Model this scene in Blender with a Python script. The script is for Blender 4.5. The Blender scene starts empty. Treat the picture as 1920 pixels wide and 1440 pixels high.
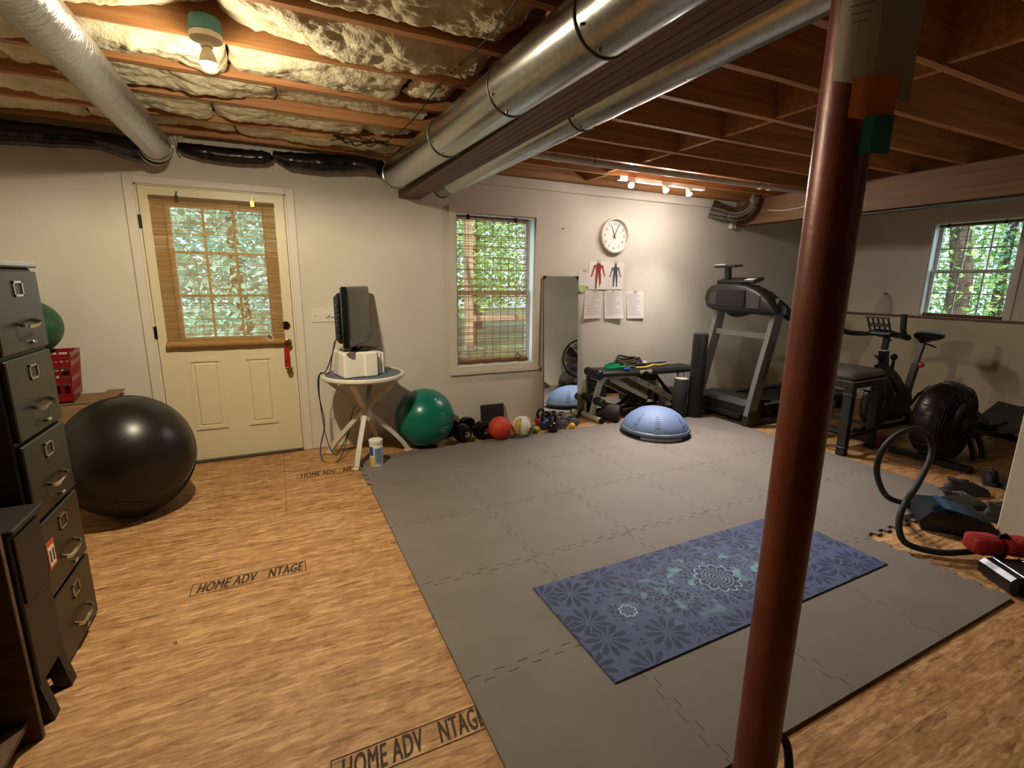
import bpy, bmesh, math, random
from mathutils import Vector, Matrix, Euler, noise
random.seed(7)
R_ = random.Random
sc = bpy.context.scene
col = sc.collection
# ---------------------------------------------------------------- camera, world, exposure
cam_d = bpy.data.cameras.new('camera'); cam = bpy.data.objects.new('camera', cam_d); col.objects.link(cam)
cam_d.sensor_width = 36.0; cam_d.lens = 908.8 / 1920 * 36.0; cam_d.clip_start = .02; cam_d.clip_end = 200
right = Vector((0.90242121, -0.4306877, 0.01200262)); up = Vector((0.07820151, 0.19112367, 0.97844584)); fw = Vector((0.42369858, 0.88203166, -0.20615448))
cam.matrix_world = Matrix(((right.x, up.x, -fw.x, 0.80919677), (right.y, up.y, -fw.y, -4.27806086), (right.z, up.z, -fw.z, 1.41200364), (0, 0, 0, 1)))
sc.camera = cam
sc.view_settings.view_transform = 'Standard'; sc.view_settings.look = 'None'; sc.view_settings.gamma = 1.0
sc.view_settings.use_curve_mapping = False
sc.view_settings.exposure = 0.95
try:
    sc.cycles.use_denoising = True; sc.cycles.denoising_prefilter = 'ACCURATE'; sc.cycles.denoising_input_passes = 'RGB_ALBEDO_NORMAL'; sc.cycles.max_bounces = 8; sc.cycles.diffuse_bounces = 5; sc.cycles.glossy_bounces = 4
    sc.cycles.transparent_max_bounces = 24; sc.cycles.sample_clamp_indirect = 6.0; sc.cycles.caustics_reflective = False; sc.cycles.caustics_refractive = False
except Exception:
    pass
W = bpy.data.worlds.new('sky'); sc.world = W; W.use_nodes = True
bg = W.node_tree.nodes['Background']; bg.inputs[0].default_value = (0.62, 0.82, 1.0, 1); bg.inputs[1].default_value = 2.2
sun_d = bpy.data.lights.new('sun', 'SUN'); sun_d.energy = 8.0; sun_d.angle = .02; sun_d.color = (1, .93, .8)
sun = bpy.data.objects.new('sun', sun_d); col.objects.link(sun); sun.rotation_euler = (math.radians(42), math.radians(-20), 0)
BULB_W = 17.0; BULB_DOWN_W = 58.0; STRIP_W = 18.0; SPOT_W = 105.0
# ---------------------------------------------------------------- helpers
def rgb(h):
    h = h.lstrip('#'); c = [int(h[i:i + 2], 16) / 255 for i in (0, 2, 4)]
    return tuple(x / 12.92 if x <= .04045 else ((x + .055) / 1.055) ** 2.4 for x in c) + (1,)
MT = {}
def mat(name, c, rough=.6, metal=0.0, nz=0.0, ns=20.0, bump=0.0, bs=60.0, spec=.5, stretch=None, trans=0.0, alpha=1.0, emit=None, coat=0.0, c2=None):
    if name in MT: return MT[name]
    m = bpy.data.materials.new(name); m.use_nodes = True; nt = m.node_tree; N = nt.nodes; L = nt.links
    b = N['Principled BSDF']
    if isinstance(c, str): c = rgb(c)
    b.inputs['Base Color'].default_value = c; b.inputs['Roughness'].default_value = rough; b.inputs['Metallic'].default_value = metal
    b.inputs['Specular IOR Level'].default_value = spec; b.inputs['Coat Weight'].default_value = coat
    if trans: b.inputs['Transmission Weight'].default_value = trans
    if alpha < 1: b.inputs['Alpha'].default_value = alpha
    if emit:
        b.inputs['Emission Color'].default_value = emit[0]; b.inputs['Emission Strength'].default_value = emit[1]
    if nz or bump:
        tc = N.new('ShaderNodeTexCoord'); mp = N.new('ShaderNodeMapping'); L.new(tc.outputs['Object'], mp.inputs['Vector'])
        if stretch: mp.inputs['Scale'].default_value = stretch
    if nz:
        t = N.new('ShaderNodeTexNoise'); t.inputs['Scale'].default_value = ns; t.inputs['Detail'].default_value = 6; L.new(mp.outputs[0], t.inputs['Vector'])
        r = N.new('ShaderNodeValToRGB'); L.new(t.outputs[0], r.inputs[0])
        d = rgb(c2) if isinstance(c2, str) else (tuple(x * (1 - nz) for x in c[:3]) + (1,))
        r.color_ramp.elements[0].position = .3; r.color_ramp.elements[0].color = d
        r.color_ramp.elements[1].position = .7; r.color_ramp.elements[1].color = c if isinstance(c2, str) else tuple(min(1, x * (1 + nz * .5)) for x in c[:3]) + (1,)
        L.new(r.outputs[0], b.inputs['Base Color'])
    if bump:
        t2 = N.new('ShaderNodeTexNoise'); t2.inputs['Scale'].default_value = bs; t2.inputs['Detail'].default_value = 4; L.new(mp.outputs[0], t2.inputs['Vector'])
        bp = N.new('ShaderNodeBump'); bp.inputs['Strength'].default_value = bump; bp.inputs['Distance'].default_value = .01
        L.new(t2.outputs[0], bp.inputs['Height']); L.new(bp.outputs[0], b.inputs['Normal'])
    MT[name] = m; return m
def V(*a): return Vector(a if len(a) > 1 else a[0])
def spline(pts, n=8, closed=False):
    P = [V(p) for p in pts]; out = []; k = len(P)
    rng = range(k if closed else k - 1)
    for i in rng:
        p0 = P[(i - 1) % k] if closed or i > 0 else P[0]; p1 = P[i]; p2 = P[(i + 1) % k]; p3 = P[(i + 2) % k] if closed or i + 2 < k else P[-1]
        for j in range(n):
            t = j / n
            out.append(.5 * ((2 * p1) + (p2 - p0) * t + (2 * p0 - 5 * p1 + 4 * p2 - p3) * t * t + (3 * p1 - p0 - 3 * p2 + p3) * t ** 3))
    if not closed: out.append(P[-1])
    return out
def rotm(rx=0, ry=0, rz=0): return Euler((math.radians(rx), math.radians(ry), math.radians(rz))).to_matrix()
class M:
    def __init__(s): s.v = []; s.f = []
    def add(s, vs, fs, mx=None, at=(0, 0, 0)):
        k = len(s.v); a = V(at)
        for p in vs:
            p = V(p)
            if mx is not None: p = mx @ p
            s.v.append(p + a)
        s.f += [tuple(i + k for i in f) for f in fs]; return s
    def box(s, c, d, b=0.0, mx=None):
        x, y, z = d[0] / 2, d[1] / 2, d[2] / 2; b = min(b, x * .95, y * .95, z * .95)
        if b <= 0:
            vs = [(i * x, j * y, k * z) for i in (-1, 1) for j in (-1, 1) for k in (-1, 1)]
            fs = [(0, 1, 3, 2), (4, 6, 7, 5), (0, 4, 5, 1), (2, 3, 7, 6), (0, 2, 6, 4), (1, 5, 7, 3)]
            return s.add(vs, fs, mx, c)
        vs = []; ix = {}
        for i in (-1, 1):
            for j in (-1, 1):
                for k in (-1, 1):
                    for a in range(3):
                        e = [i * (x - b), j * (y - b), k * (z - b)]; e[a] = (i * x, j * y, k * z)[a]
                        ix[i, j, k, a] = len(vs); vs.append(e)
        fs = []
        for a in range(3):
            u, w = [(1, 2), (2, 0), (0, 1)][a]
            for sg in (-1, 1):
                q = []
                for (p, r) in ((-1, -1), (1, -1), (1, 1), (-1, 1)):
                    t = [0, 0, 0]; t[a] = sg; t[u] = p; t[w] = r; q.append(ix[t[0], t[1], t[2], a])
                fs.append(tuple(q) if sg > 0 else tuple(q[::-1]))
            for p in (-1, 1):
                for r in (-1, 1):
                    def g(e, ax):
                        t = [0, 0, 0]; t[a] = e; t[u] = p; t[w] = r; return ix[t[0], t[1], t[2], ax]
                    q = (g(-1, u), g(1, u), g(1, w), g(-1, w)); fs.append(q if p * r > 0 else q[::-1])
        for i in (-1, 1):
            for j in (-1, 1):
                for k in (-1, 1):
                    q = tuple(ix[i, j, k, a] for a in range(3)); fs.append(q if i * j * k > 0 else q[::-1])
        return s.add(vs, fs, mx, c)
    def bb(s, x0, x1, y0, y1, z0, z1, b=0.0): return s.box(((x0 + x1) / 2, (y0 + y1) / 2, (z0 + z1) / 2), (abs(x1 - x0), abs(y1 - y0), abs(z1 - z0)), b)
    def tube(s, pts, r, n=10, closed=False, cap=True, sq=None, twist=0.0):
        P = [V(p) for p in pts]; k = len(P); T = []
        for i in range(k):
            a = P[(i - 1) % k] if closed or i else P[i]; b = P[(i + 1) % k] if closed or i < k - 1 else P[i]
            t = b - a; T.append(t.normalized() if t.length > 1e-9 else V(0, 0, 1))
        ref = V(0, 0, 1) if abs(T[0].z) < .9 else V(1, 0, 0)
        U = (ref - T[0] * ref.dot(T[0])).normalized(); vs = []
        for i in range(k):
            U = (U - T[i] * U.dot(T[i]))
            U = U.normalized() if U.length > 1e-6 else T[i].orthogonal().normalized()
            B = T[i].cross(U); rr = r[i] if isinstance(r, (list, tuple)) else r
            for j in range(n):
                a = 2 * math.pi * j / n + twist
                if sq:
                    q = [(1, 1), (-1, 1), (-1, -1), (1, -1)][j % 4]; vs.append(P[i] + U * q[0] * sq[0] + B * q[1] * sq[1])
                else: vs.append(P[i] + (U * math.cos(a) + B * math.sin(a)) * rr)
        fs = []
        for i in range(k if closed else k - 1):
            for j in range(n):
                a = i * n + j; b = i * n + (j + 1) % n; c = ((i + 1) % k) * n + (j + 1) % n; d = ((i + 1) % k) * n + j
                fs.append((a, b, c, d))
        if cap and not closed:
            fs.append(tuple(range(n))[::-1]); fs.append(tuple(range((k - 1) * n, k * n)))
        return s.add(vs, fs)
    def bar(s, p0, p1, w, h): return s.tube([p0, p1], 0, 4, sq=(h / 2, w / 2))
    def cyl(s, p0, p1, r, r1=None, n=20): return s.tube([p0, p1], [r, r if r1 is None else r1], n)
    def lathe(s, prof, n=24, c=(0, 0, 0), mx=None, ring=False):
        k = len(prof); vs = []; fs = []
        for (r, z) in prof:
            for j in range(n):
                a = 2 * math.pi * j / n; vs.append((max(r, 1e-5) * math.cos(a), max(r, 1e-5) * math.sin(a), z))
        for i in range(k - 1):
            for j in range(n):
                fs.append((i * n + j, i * n + (j + 1) % n, (i + 1) * n + (j + 1) % n, (i + 1) * n + j))
        if ring: fs += [((k - 1) * n + j, (k - 1) * n + (j + 1) % n, (j + 1) % n, j) for j in range(n)]
        else: fs.append(tuple(range(n))[::-1]); fs.append(tuple(range((k - 1) * n, k * n)))
        return s.add(vs, fs, mx, c)
    def sph(s, c, r, nu=24, nv=14, mx=None, fn=None):
        r = (r, r, r) if not isinstance(r, (tuple, list)) else r; vs = [(0, 0, -r[2])]; fs = []
        for i in range(1, nv):
            t = math.pi * i / nv - math.pi / 2
            for j in range(nu):
                a = 2 * math.pi * j / nu; p = V(math.cos(t) * math.cos(a) * r[0], math.cos(t) * math.sin(a) * r[1], math.sin(t) * r[2])
                vs.append(fn(p) if fn else p)
        vs.append((0, 0, r[2]))
        for j in range(nu):
            fs.append((0, 1 + (j + 1) % nu, 1 + j)); e = 1 + (nv - 2) * nu; fs.append((len(vs) - 1, e + j, e + (j + 1) % nu))
            for i in range(nv - 2):
                a = 1 + i * nu; fs.append((a + j, a + (j + 1) % nu, a + nu + (j + 1) % nu, a + nu + j))
        return s.add(vs, fs, mx, c)
    def prism(s, poly, h, fn=lambda u, v, w: (u, v, w)):
        k = len(poly); vs = [fn(u, v, 0) for u, v in poly] + [fn(u, v, h) for u, v in poly]
        fs = [tuple(range(k))[::-1], tuple(range(k, 2 * k))] + [(i, (i + 1) % k, k + (i + 1) % k, k + i) for i in range(k)]
        return s.add(vs, fs)
    def sheet(s, fn, nu, nv, th=None):
        vs = [fn(i / nu, j / nv) for j in range(nv + 1) for i in range(nu + 1)]; w = nu + 1
        fs = [(j * w + i, j * w + i + 1, (j + 1) * w + i + 1, (j + 1) * w + i) for j in range(nv) for i in range(nu)]
        if th:
            k = len(vs); t = V(th); vs = [V(p) for p in vs]; vs += [p + t for p in vs]
            fs += [tuple(x + k for x in f)[::-1] for f in fs]
            ring = [i for i in range(w)] + [j * w + nu for j in range(1, nv + 1)] + [nv * w + i for i in range(nu - 1, -1, -1)] + [j * w for j in range(nv - 1, 0, -1)]
            for a, b in zip(ring, ring[1:] + ring[:1]): fs.append((b, a, a + k, b + k))
        return s.add(vs, fs)
def props(o, label=None, cat=None, group=None, kind=None):
    if label: o['label'] = label
    if cat: o['category'] = cat
    if group: o['group'] = group
    if kind: o['kind'] = kind
    return o
def thing(name, label, cat, loc=(0, 0, 0), rz=0.0, group=None, kind=None):
    o = bpy.data.objects.new(name, None); col.objects.link(o); o.location = loc; o.rotation_euler = (0, 0, math.radians(rz)); o.empty_display_size = .05
    return props(o, label, cat, group, kind)
def obj(name, m, mt, parent=None, label=None, cat=None, group=None, kind=None, smooth=35, world=False, loc=None, fix=True):
    """m in local coordinates of the parent (or world=True: world coordinates); a top-level mesh gets its origin at its base"""
    vs = m.v
    if parent is not None and world:
        mx = (Matrix.Translation(parent.location) @ parent.rotation_euler.to_matrix().to_4x4())
        pp = parent.parent
        if pp is not None: mx = (Matrix.Translation(pp.location) @ pp.rotation_euler.to_matrix().to_4x4()) @ mx
        mi = mx.inverted(); vs = [mi @ p for p in vs]
    o_loc = None
    if parent is None and loc is None:
        lo = [min(p[i] for p in vs) for i in range(3)]; hi = [max(p[i] for p in vs) for i in range(3)]
        o_loc = V((lo[0] + hi[0]) / 2, (lo[1] + hi[1]) / 2, lo[2]); vs = [p - o_loc for p in vs]
    me = bpy.data.meshes.new(name); me.from_pydata([tuple(p) for p in vs], [], m.f); me.update()
    if fix:
        b = bmesh.new(); b.from_mesh(me); bmesh.ops.recalc_face_normals(b, faces=b.faces); b.to_mesh(me); b.free()
    if smooth:
        me.shade_smooth(); me.set_sharp_from_angle(angle=math.radians(smooth))
    if mt: me.materials.append(mt)
    o = bpy.data.objects.new(name, me); col.objects.link(o)
    if o_loc: o.location = o_loc
    elif loc is not None: o.location = loc
    if parent is not None: o.parent = parent
    return props(o, label, cat, group, kind)
def inst(src, parent=None, loc=None, rot=None):
    c = src.copy(); col.objects.link(c); c.parent = parent
    if loc is not None: c.location = loc
    if rot is not None: c.rotation_euler = rot
    return c
def copy_tree(o, parent=None):
    c = o.copy(); col.objects.link(c); c.parent = parent
    for ch in list(o.children): copy_tree(ch, c)
    return c
def text(name, body, size, origin, ux, uy, mt, parent=None, bold=0.0, shear=0.0, align='LEFT', sx=1.0, world=True):
    cu = bpy.data.curves.new(name, 'FONT'); cu.body = body; cu.size = size; cu.offset = bold * size; cu.shear = shear; cu.align_x = align; cu.resolution_u = 3; cu.space_character = 1.08
    t = bpy.data.objects.new(name, cu); col.objects.link(t); bpy.context.view_layer.update()
    me = bpy.data.meshes.new_from_object(t.evaluated_get(bpy.context.evaluated_depsgraph_get())); bpy.data.objects.remove(t)
    ux = V(ux).normalized(); uy = V(uy).normalized(); o_ = V(origin); m = M()
    m.v = [o_ + ux * p.co.x * sx + uy * p.co.y for p in me.vertices]; m.f = [tuple(p.vertices) for p in me.polygons]
    bpy.data.meshes.remove(me)
    return obj(name, m, mt, parent, smooth=0, world=world, fix=False)
# ---------------------------------------------------------------- materials
def wallmat(name, c, c2):
    m = mat(name, c, .75, nz=.06, ns=2.2, bump=.12, bs=180, c2=c2); return m
WALL = wallmat('painted drywall', '#dad3c4', '#d1c9b9'); WALL2 = wallmat('painted concrete', '#c9bda6', '#b3a68f')
TRIMM = mat('white trim paint', '#d8cfbd', .45); DOORM = mat('cream door paint', '#ddd0ac', .42, bump=.03, bs=90)
def osb_mat():
    m = bpy.data.materials.new('oriented strand board'); m.use_nodes = True; nt = m.node_tree; N = nt.nodes; L = nt.links; b = N['Principled BSDF']
    tc = N.new('ShaderNodeTexCoord'); geo = N.new('ShaderNodeNewGeometry')
    nz = N.new('ShaderNodeTexNoise'); nz.inputs['Scale'].default_value = 9; L.new(geo.outputs['Position'], nz.inputs['Vector'])
    mixv = N.new('ShaderNodeMixRGB'); mixv.blend_type = 'ADD'; mixv.inputs[0].default_value = .02
    L.new(geo.outputs['Position'], mixv.inputs[1]); L.new(nz.outputs['Color'], mixv.inputs[2])
    cols = []
    for i, (sc_, rot) in enumerate((((8, 58, 1), .16), ((11, 74, 1), -.22), ((34, 20, 1), .5))):
        mp = N.new('ShaderNodeMapping'); mp.inputs['Scale'].default_value = sc_; mp.inputs['Rotation'].default_value = (0, 0, rot); mp.inputs['Location'].default_value = (i * 3.1, i * 1.7, 0)
        L.new(mixv.outputs[0], mp.inputs['Vector'])
        vo = N.new('ShaderNodeTexVoronoi'); vo.voronoi_dimensions = '2D'; vo.inputs['Scale'].default_value = 1; L.new(mp.outputs[0], vo.inputs['Vector']); cols.append(vo)
    f = N.new('ShaderNodeMixRGB'); f.inputs[0].default_value = .5; L.new(cols[0].outputs['Color'], f.inputs[1]); L.new(cols[1].outputs['Color'], f.inputs[2])
    g = N.new('ShaderNodeMixRGB'); g.inputs[0].default_value = .15; L.new(f.outputs[0], g.inputs[1]); L.new(cols[2].outputs['Color'], g.inputs[2])
    bw = N.new('ShaderNodeRGBToBW'); L.new(g.outputs[0], bw.inputs[0])
    gr = N.new('ShaderNodeTexNoise'); gr.inputs['Scale'].default_value = 1; gr.inputs['Detail'].default_value = 9; gr.inputs['Roughness'].default_value = .62
    mg = N.new('ShaderNodeMapping'); mg.inputs['Scale'].default_value = (16, 95, 1); L.new(mixv.outputs[0], mg.inputs['Vector']); L.new(mg.outputs[0], gr.inputs['Vector'])
    ad = N.new('ShaderNodeMath'); ad.operation = 'MULTIPLY_ADD'; ad.inputs[1].default_value = 1.4; L.new(gr.outputs[0], ad.inputs[0]); L.new(bw.outputs[0], ad.inputs[2])
    rp = N.new('ShaderNodeValToRGB'); e = rp.color_ramp.elements; sc2 = N.new('ShaderNodeMath'); sc2.operation = 'MULTIPLY'; sc2.inputs[1].default_value = .5; L.new(ad.outputs[0], sc2.inputs[0]); L.new(sc2.outputs[0], rp.inputs[0])
    e[0].position = .37; e[0].color = rgb('#6a4526'); e[1].position = .80; e[1].color = rgb('#cfa472')
    k = e.new(.50); k.color = rgb('#9a6e40'); k = e.new(.62); k.color = rgb('#ac8152')
    L.new(rp.outputs[0], b.inputs['Base Color']); b.inputs['Roughness'].default_value = .62
    bp = N.new('ShaderNodeBump'); bp.inputs['Strength'].default_value = .25; bp.inputs['Distance'].default_value = .004; L.new(ad.outputs[0], bp.inputs['Height']); L.new(bp.outputs[0], b.inputs['Normal'])
    return m
OSB = osb_mat()
def wood(name, a, b_, rough=.6, sc_=(1.5, 40, 40)):
    return mat(name, a, rough, nz=.3, ns=1.0, c2=b_, stretch=sc_, bump=.1, bs=3)
JOIST = wood('joist pine', '#c08a58', '#96602f'); BEAM = wood('beam timber', '#74503c', '#553424', .6, (40, 1.5, 40)); PLYW = wood('header timber', '#7c5834', '#603f22', .6, (40, 1.5, 40))
SUBF = mat('subfloor board', '#c4b8a0', .8, nz=.2, ns=6)
INSUL = mat('fibreglass wool', '#e0d8bc', .95, nz=.2, ns=14, c2='#c8bb92', bump=.6, bs=70)
STEEL = mat('galvanised steel', '#a6a6a3', .24, 1.0, nz=.16, ns=60, bump=.06, bs=22); STEEL2 = mat('steel seam', '#8b8a86', .4, 1.0)
FOIL = mat('aluminium foil wrap', '#bdbcb8', .3, .95, bump=.9, bs=20, stretch=(1.2, 3, 1.2))
BLKPLAST = mat('black plastic film', '#0d0c0d', .25, bump=.7, bs=11)
BLACK = mat('matt black plastic', '#121110', .5); BLACKM = mat('satin black metal', '#141313', .4, .3); BLKRUB = mat('black rubber', '#161514', .7, bump=.1, bs=200)
WHITEP = mat('white plastic', '#ded8cc', .4); CHROME = mat('chrome', '#c9c6c0', .16, 1.0); BRASS = mat('aged brass', '#8a6a32', .3, 1.0); DBRONZE = mat('dark bronze', '#2a211a', .35, .8)
PAPER = mat('paper', '#e6e0d8', .8); INK = mat('ink', '#55504c', .8); INKB = mat('dark ink', '#1c1a1a', .7); STAMP = mat('stamp ink', '#3a2a18', .8, nz=.5, ns=45)
MIRROR = mat('mirror glass', '#dfe3df', .02, 1.0)
def glass_mat():
    m = bpy.data.materials.new('window glass'); m.use_nodes = True; nt = m.node_tree; N = nt.nodes; L = nt.links
    N.remove(N['Principled BSDF']); t = N.new('ShaderNodeBsdfTransparent'); g = N.new('ShaderNodeBsdfGlossy'); g.inputs['Roughness'].default_value = .02
    x = N.new('ShaderNodeMixShader'); x.inputs[0].default_value = .06; L.new(t.outputs[0], x.inputs[1]); L.new(g.outputs[0], x.inputs[2]); L.new(x.outputs[0], N['Material Output'].inputs[0]); return m
GLASS = glass_mat()
def reed_mat(name, c, c2, tr):
    m = bpy.data.materials.new(name); m.use_nodes = True; nt = m.node_tree; N = nt.nodes; L = nt.links; N.remove(N['Principled BSDF'])
    tc = N.new('ShaderNodeTexCoord'); mp = N.new('ShaderNodeMapping'); mp.inputs['Scale'].default_value = (3, 3, 160); L.new(tc.outputs['Object'], mp.inputs[0])
    nz = N.new('ShaderNodeTexNoise'); nz.inputs['Scale'].default_value = 1; L.new(mp.outputs[0], nz.inputs['Vector'])
    rp = N.new('ShaderNodeValToRGB'); rp.color_ramp.elements[0].position = .35; rp.color_ramp.elements[1].position = .65; rp.color_ramp.elements[0].color = rgb(c2); rp.color_ramp.elements[1].color = rgb(c); L.new(nz.outputs[0], rp.inputs[0])
    d = N.new('ShaderNodeBsdfDiffuse'); t = N.new('ShaderNodeBsdfTranslucent'); L.new(rp.outputs[0], d.inputs[0]); L.new(rp.outputs[0], t.inputs[0])
    a = N.new('ShaderNodeMixShader'); a.inputs[0].default_value = .35; L.new(d.outputs[0], a.inputs[1]); L.new(t.outputs[0], a.inputs[2])
    p = N.new('ShaderNodeBsdfTransparent'); x = N.new('ShaderNodeMixShader'); x.inputs[0].default_value = tr
    L.new(a.outputs[0], x.inputs[1]); L.new(p.outputs[0], x.inputs[2]); L.new(x.outputs[0], N['Material Output'].inputs[0]); return m
# ---------------------------------------------------------------- the room
XL, XR, XR2, YF, ZC, ZJ = -1.35, 7.37, 7.5, -8.4, 2.642, 2.356
fl = thing('floor', None, None, (3, -3, 0), kind='structure'); fl['label'] = 'bare strand board subfloor with stamped lettering'
obj('underlay', M().bb(XL - .2, XR2 + .2, YF - .2, .16, -.08, -.02), mat('dark joint', '#2a1a0c', .9), fl, world=True)
rows = [(0.0, -1.2195, .759), (-1.2205, -2.4395, -.46), (-2.4405, -3.6595, 1.978), (-3.6605, -4.8795, .759), (-4.8805, -6.0995, -.46), (-6.1005, -8.4, .759)]
for y1, y0, xj in rows:
    x = xj - 2.44 * 3
    while x < XR2:
        a, b = max(x + .001, XL), min(x + 2.439, XR2)
        if b - a > .05: obj('floor_panel', M().bb(a, b, y0, y1, -.02, 0), OSB, fl, world=True, smooth=0)
        x += 2.44
def hole_wall(name, axis, pos, th, a0, a1, z0, z1, holes, mt):
    """wall slab on plane axis=pos with rectangular holes (a0,a1,z0,z1)"""
    cuts = sorted({a0, a1, *[h[0] for h in holes], *[h[1] for h in holes]}); m = M()
    for p, q in zip(cuts, cuts[1:]):
        hs = sorted([h for h in holes if h[0] <= p + 1e-6 and h[1] >= q - 1e-6], key=lambda h: h[2]); z = z0
        for h in hs + [None]:
            t = h[2] if h else z1
            if t - z > 1e-4:
                if axis == 'y': m.bb(p, q, pos, pos + th, z, t)
                else: m.bb(pos, pos + th, p, q, z, t)
            if h: z = h[3]
    return obj(name, m, mt, kind='structure', smooth=0)
wb = hole_wall('wall_back', 'y', 0.0, .15, XL - .15, XR2, 0, ZC, [(-.022, .936, 0, 2.052), (2.287, 3.094, .621, 2.012)], WALL)
wb['label'] = 'cream painted back wall holding the door and tall window'
wr = hole_wall('wall_right', 'x', XR2, .15, YF, .15, 1.07, ZC, [(-1.945, -1.2, 1.075, 2.108)], WALL); wr['label'] = 'painted upper wall around the small high window'
obj('foundation_wall', M().bb(XR, XR2 + .15, YF, .15, 0, 1.07, .006), WALL2, wr, world=True, label='stained lower foundation wall ending in a ledge'); obj('ledge_board', M().bb(XR - .022, XR2, YF + 5.22, -.002, 1.07, 1.086, .003), mat('ledge wood', '#6b4a2e', .6), wr, world=True)
obj('wall_left', M().bb(XL - .15, XL, YF, 0, 0, ZC), WALL, kind='structure', label='painted wall behind the filing cabinet')
obj('wall_front', M().bb(XL, 4.40, YF - .15, YF, 0, ZC), mat('dark unseen concrete', '#6d675e', .9, nz=.2, ns=3), kind='structure', label='dark unseen concrete wall behind the camera')  # unseen wall, darkened and set far back to cut bounced light
obj('wall_partition', M().bb(4.40, XR - .001, YF, -3.19, 0, ZJ, .004), WALL, kind='structure', label='white partition wall corner beside the shoes')
ledge = M().bb(2.05, 5.72, -.035, 0.0, 2.262, 2.352, .006)
obj('trim_1', ledge, TRIMM, kind='structure', label='painted ledge along the top of the back wall')
# ceiling: deck, joists, blocking, insulation
ce = thing('ceiling', None, None, (3, -3, ZC), kind='structure'); ce['label'] = 'open joist ceiling partly stuffed with insulation'
obj('subfloor_deck', M().bb(XL - .15, XR2 + .15, YF - .15, .15, ZC, ZC + .03), SUBF, ce, world=True, smooth=0)
JY = [-.156 - .407 * i for i in range(16)]
rj = R_(3)
def joist(x0, x1, y, name='joist'):
    n = 14; m = M()
    def prof(u):
        x = x0 + (x1 - x0) * u; w = .0025 * noise.noise((x * 1.3, y * 7, 1)); z = .004 * noise.noise((x * 2.1, y * 3, 9)) - .002; return x, w, z
    vs = []; fs = []
    for i in range(n + 1):
        x, w, z = prof(i / n)
        vs += [(x, y + w, ZJ + z), (x, y + .038 + w, ZJ + z), (x, y + .038 + w, ZC), (x, y + w, ZC)]
    for i in range(n):
        for k in range(4): fs.append((i * 4 + k, i * 4 + (k + 1) % 4, i * 4 + 4 + (k + 1) % 4, i * 4 + 4 + k))
    fs += [(0, 1, 2, 3), (n * 4, n * 4 + 3, n * 4 + 2, n * 4 + 1)]
    return obj(name, m.add(vs, fs), JOIST, ce, world=True, smooth=20)
for y in JY:
    joist(XL, 1.985, y)
    joist(1.77, XR2, y + .04)
bl = R_(5)
for k, y in enumerate(JY[:-1]):
    x = (3.51 if k % 2 else 3.54) + (.0 if k % 3 else .03)
    obj('blocking', M().bb(x, x + .038, y - .407 + .078, y + .04, ZJ + .01, ZC), JOIST, ce, world=True, smooth=0)
obj('rim_joist', M().bb(2.0, 5.7, -.05, 0, ZJ, ZC), JOIST, ce, world=True, smooth=0)
def batt(x0, x1, y0, y1, sag, seed, rag=.02, ze=2.40):
    nx = max(8, int((x1 - x0) / .012)); ny = 30; vs = []; fs = []; w = ny + 3
    for i in range(nx + 1):
        u = i / nx; x = x0 + (x1 - x0) * u
        ex = min(u, 1 - u) * (x1 - x0); ro = min(1, ex / .07); ro = math.sqrt(max(0, 1 - (1 - ro) ** 2))
        for j in range(-1, ny + 2):
            t = min(max(j, 0), ny) / ny; y = y0 + (y1 - y0) * t
            cr = (4 * t * (1 - t)) ** .45
            p = V(x, y, seed * 3.7)
            big = noise.noise(p * 4.2) * .030 + noise.noise(p * 9 + V(3, 1, 0)) * .016
            cr2 = abs(noise.noise(V(x * 7, y * 13, seed))) ; fine = -.011 * (1 - min(1, cr2 * 4)) + .008 * noise.noise(p * 30) + .005 * noise.noise(p * 62) + .003 * noise.noise(p * 120)
            z = ze - (ze - sag) * cr * (.3 + .7 * ro) - big * (.25 + .75 * cr) - fine * (.4 + .6 * cr)
            z += .10 * math.exp(-(((x - .64) ** 2 + (y + 1.86) ** 2) / .05))
            if abs(x - .192) < .14: z = max(z, 2.327)
            if j in (-1, ny + 1): z = 2.60
            yy = y + rag * noise.noise(V(x * 9, seed, j * .01)) * (1 if t < .5 else -1) * (0 if 0 < j < ny else .4)
            xx = x + .012 * noise.noise(V(y * 14, seed, 4.2)) * (1 if u in (0, 1) else 0)
            vs.append((xx, yy, z))
    for i in range(nx):
        for j in range(w - 1):
            fs.append((i * w + j, i * w + j + 1, (i + 1) * w + j + 1, (i + 1) * w + j))
    return obj('insulation_batt', M().add(vs, fs), INSUL, ce, world=True, smooth=180, fix=True)
rb = R_(11)
for k in range(-1, 8):
    y1 = (JY[k] if k >= 0 else .0) - .003; y0 = JY[k + 1] + .041
    if k < 0: y1 = -.01
    x = XL + .02; sd = k * 10 + 20
    near = k >= 4
    while x < 1.70:
        L_ = rb.uniform(.75, 1.3) if x < .9 else rb.uniform(.22, .45)
        x1 = min(x + L_, 1.74)
        if 1.74 - x1 < .15: x1 = 1.74
        sag = (2.362 if k < 3 else 2.335) + rb.uniform(-.018, .014)
        if x > .75: sag += rb.uniform(-.035, .05)
        if k == -1: sag = 2.40
        batt(x + .004, x1, y0, y1, sag, sd, ze=2.43 if k < 0 else (2.412 if x < .9 else 2.43)); sd += 1; x = x1 + (.004 if x1 < .9 else rb.uniform(.0, .05))
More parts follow.
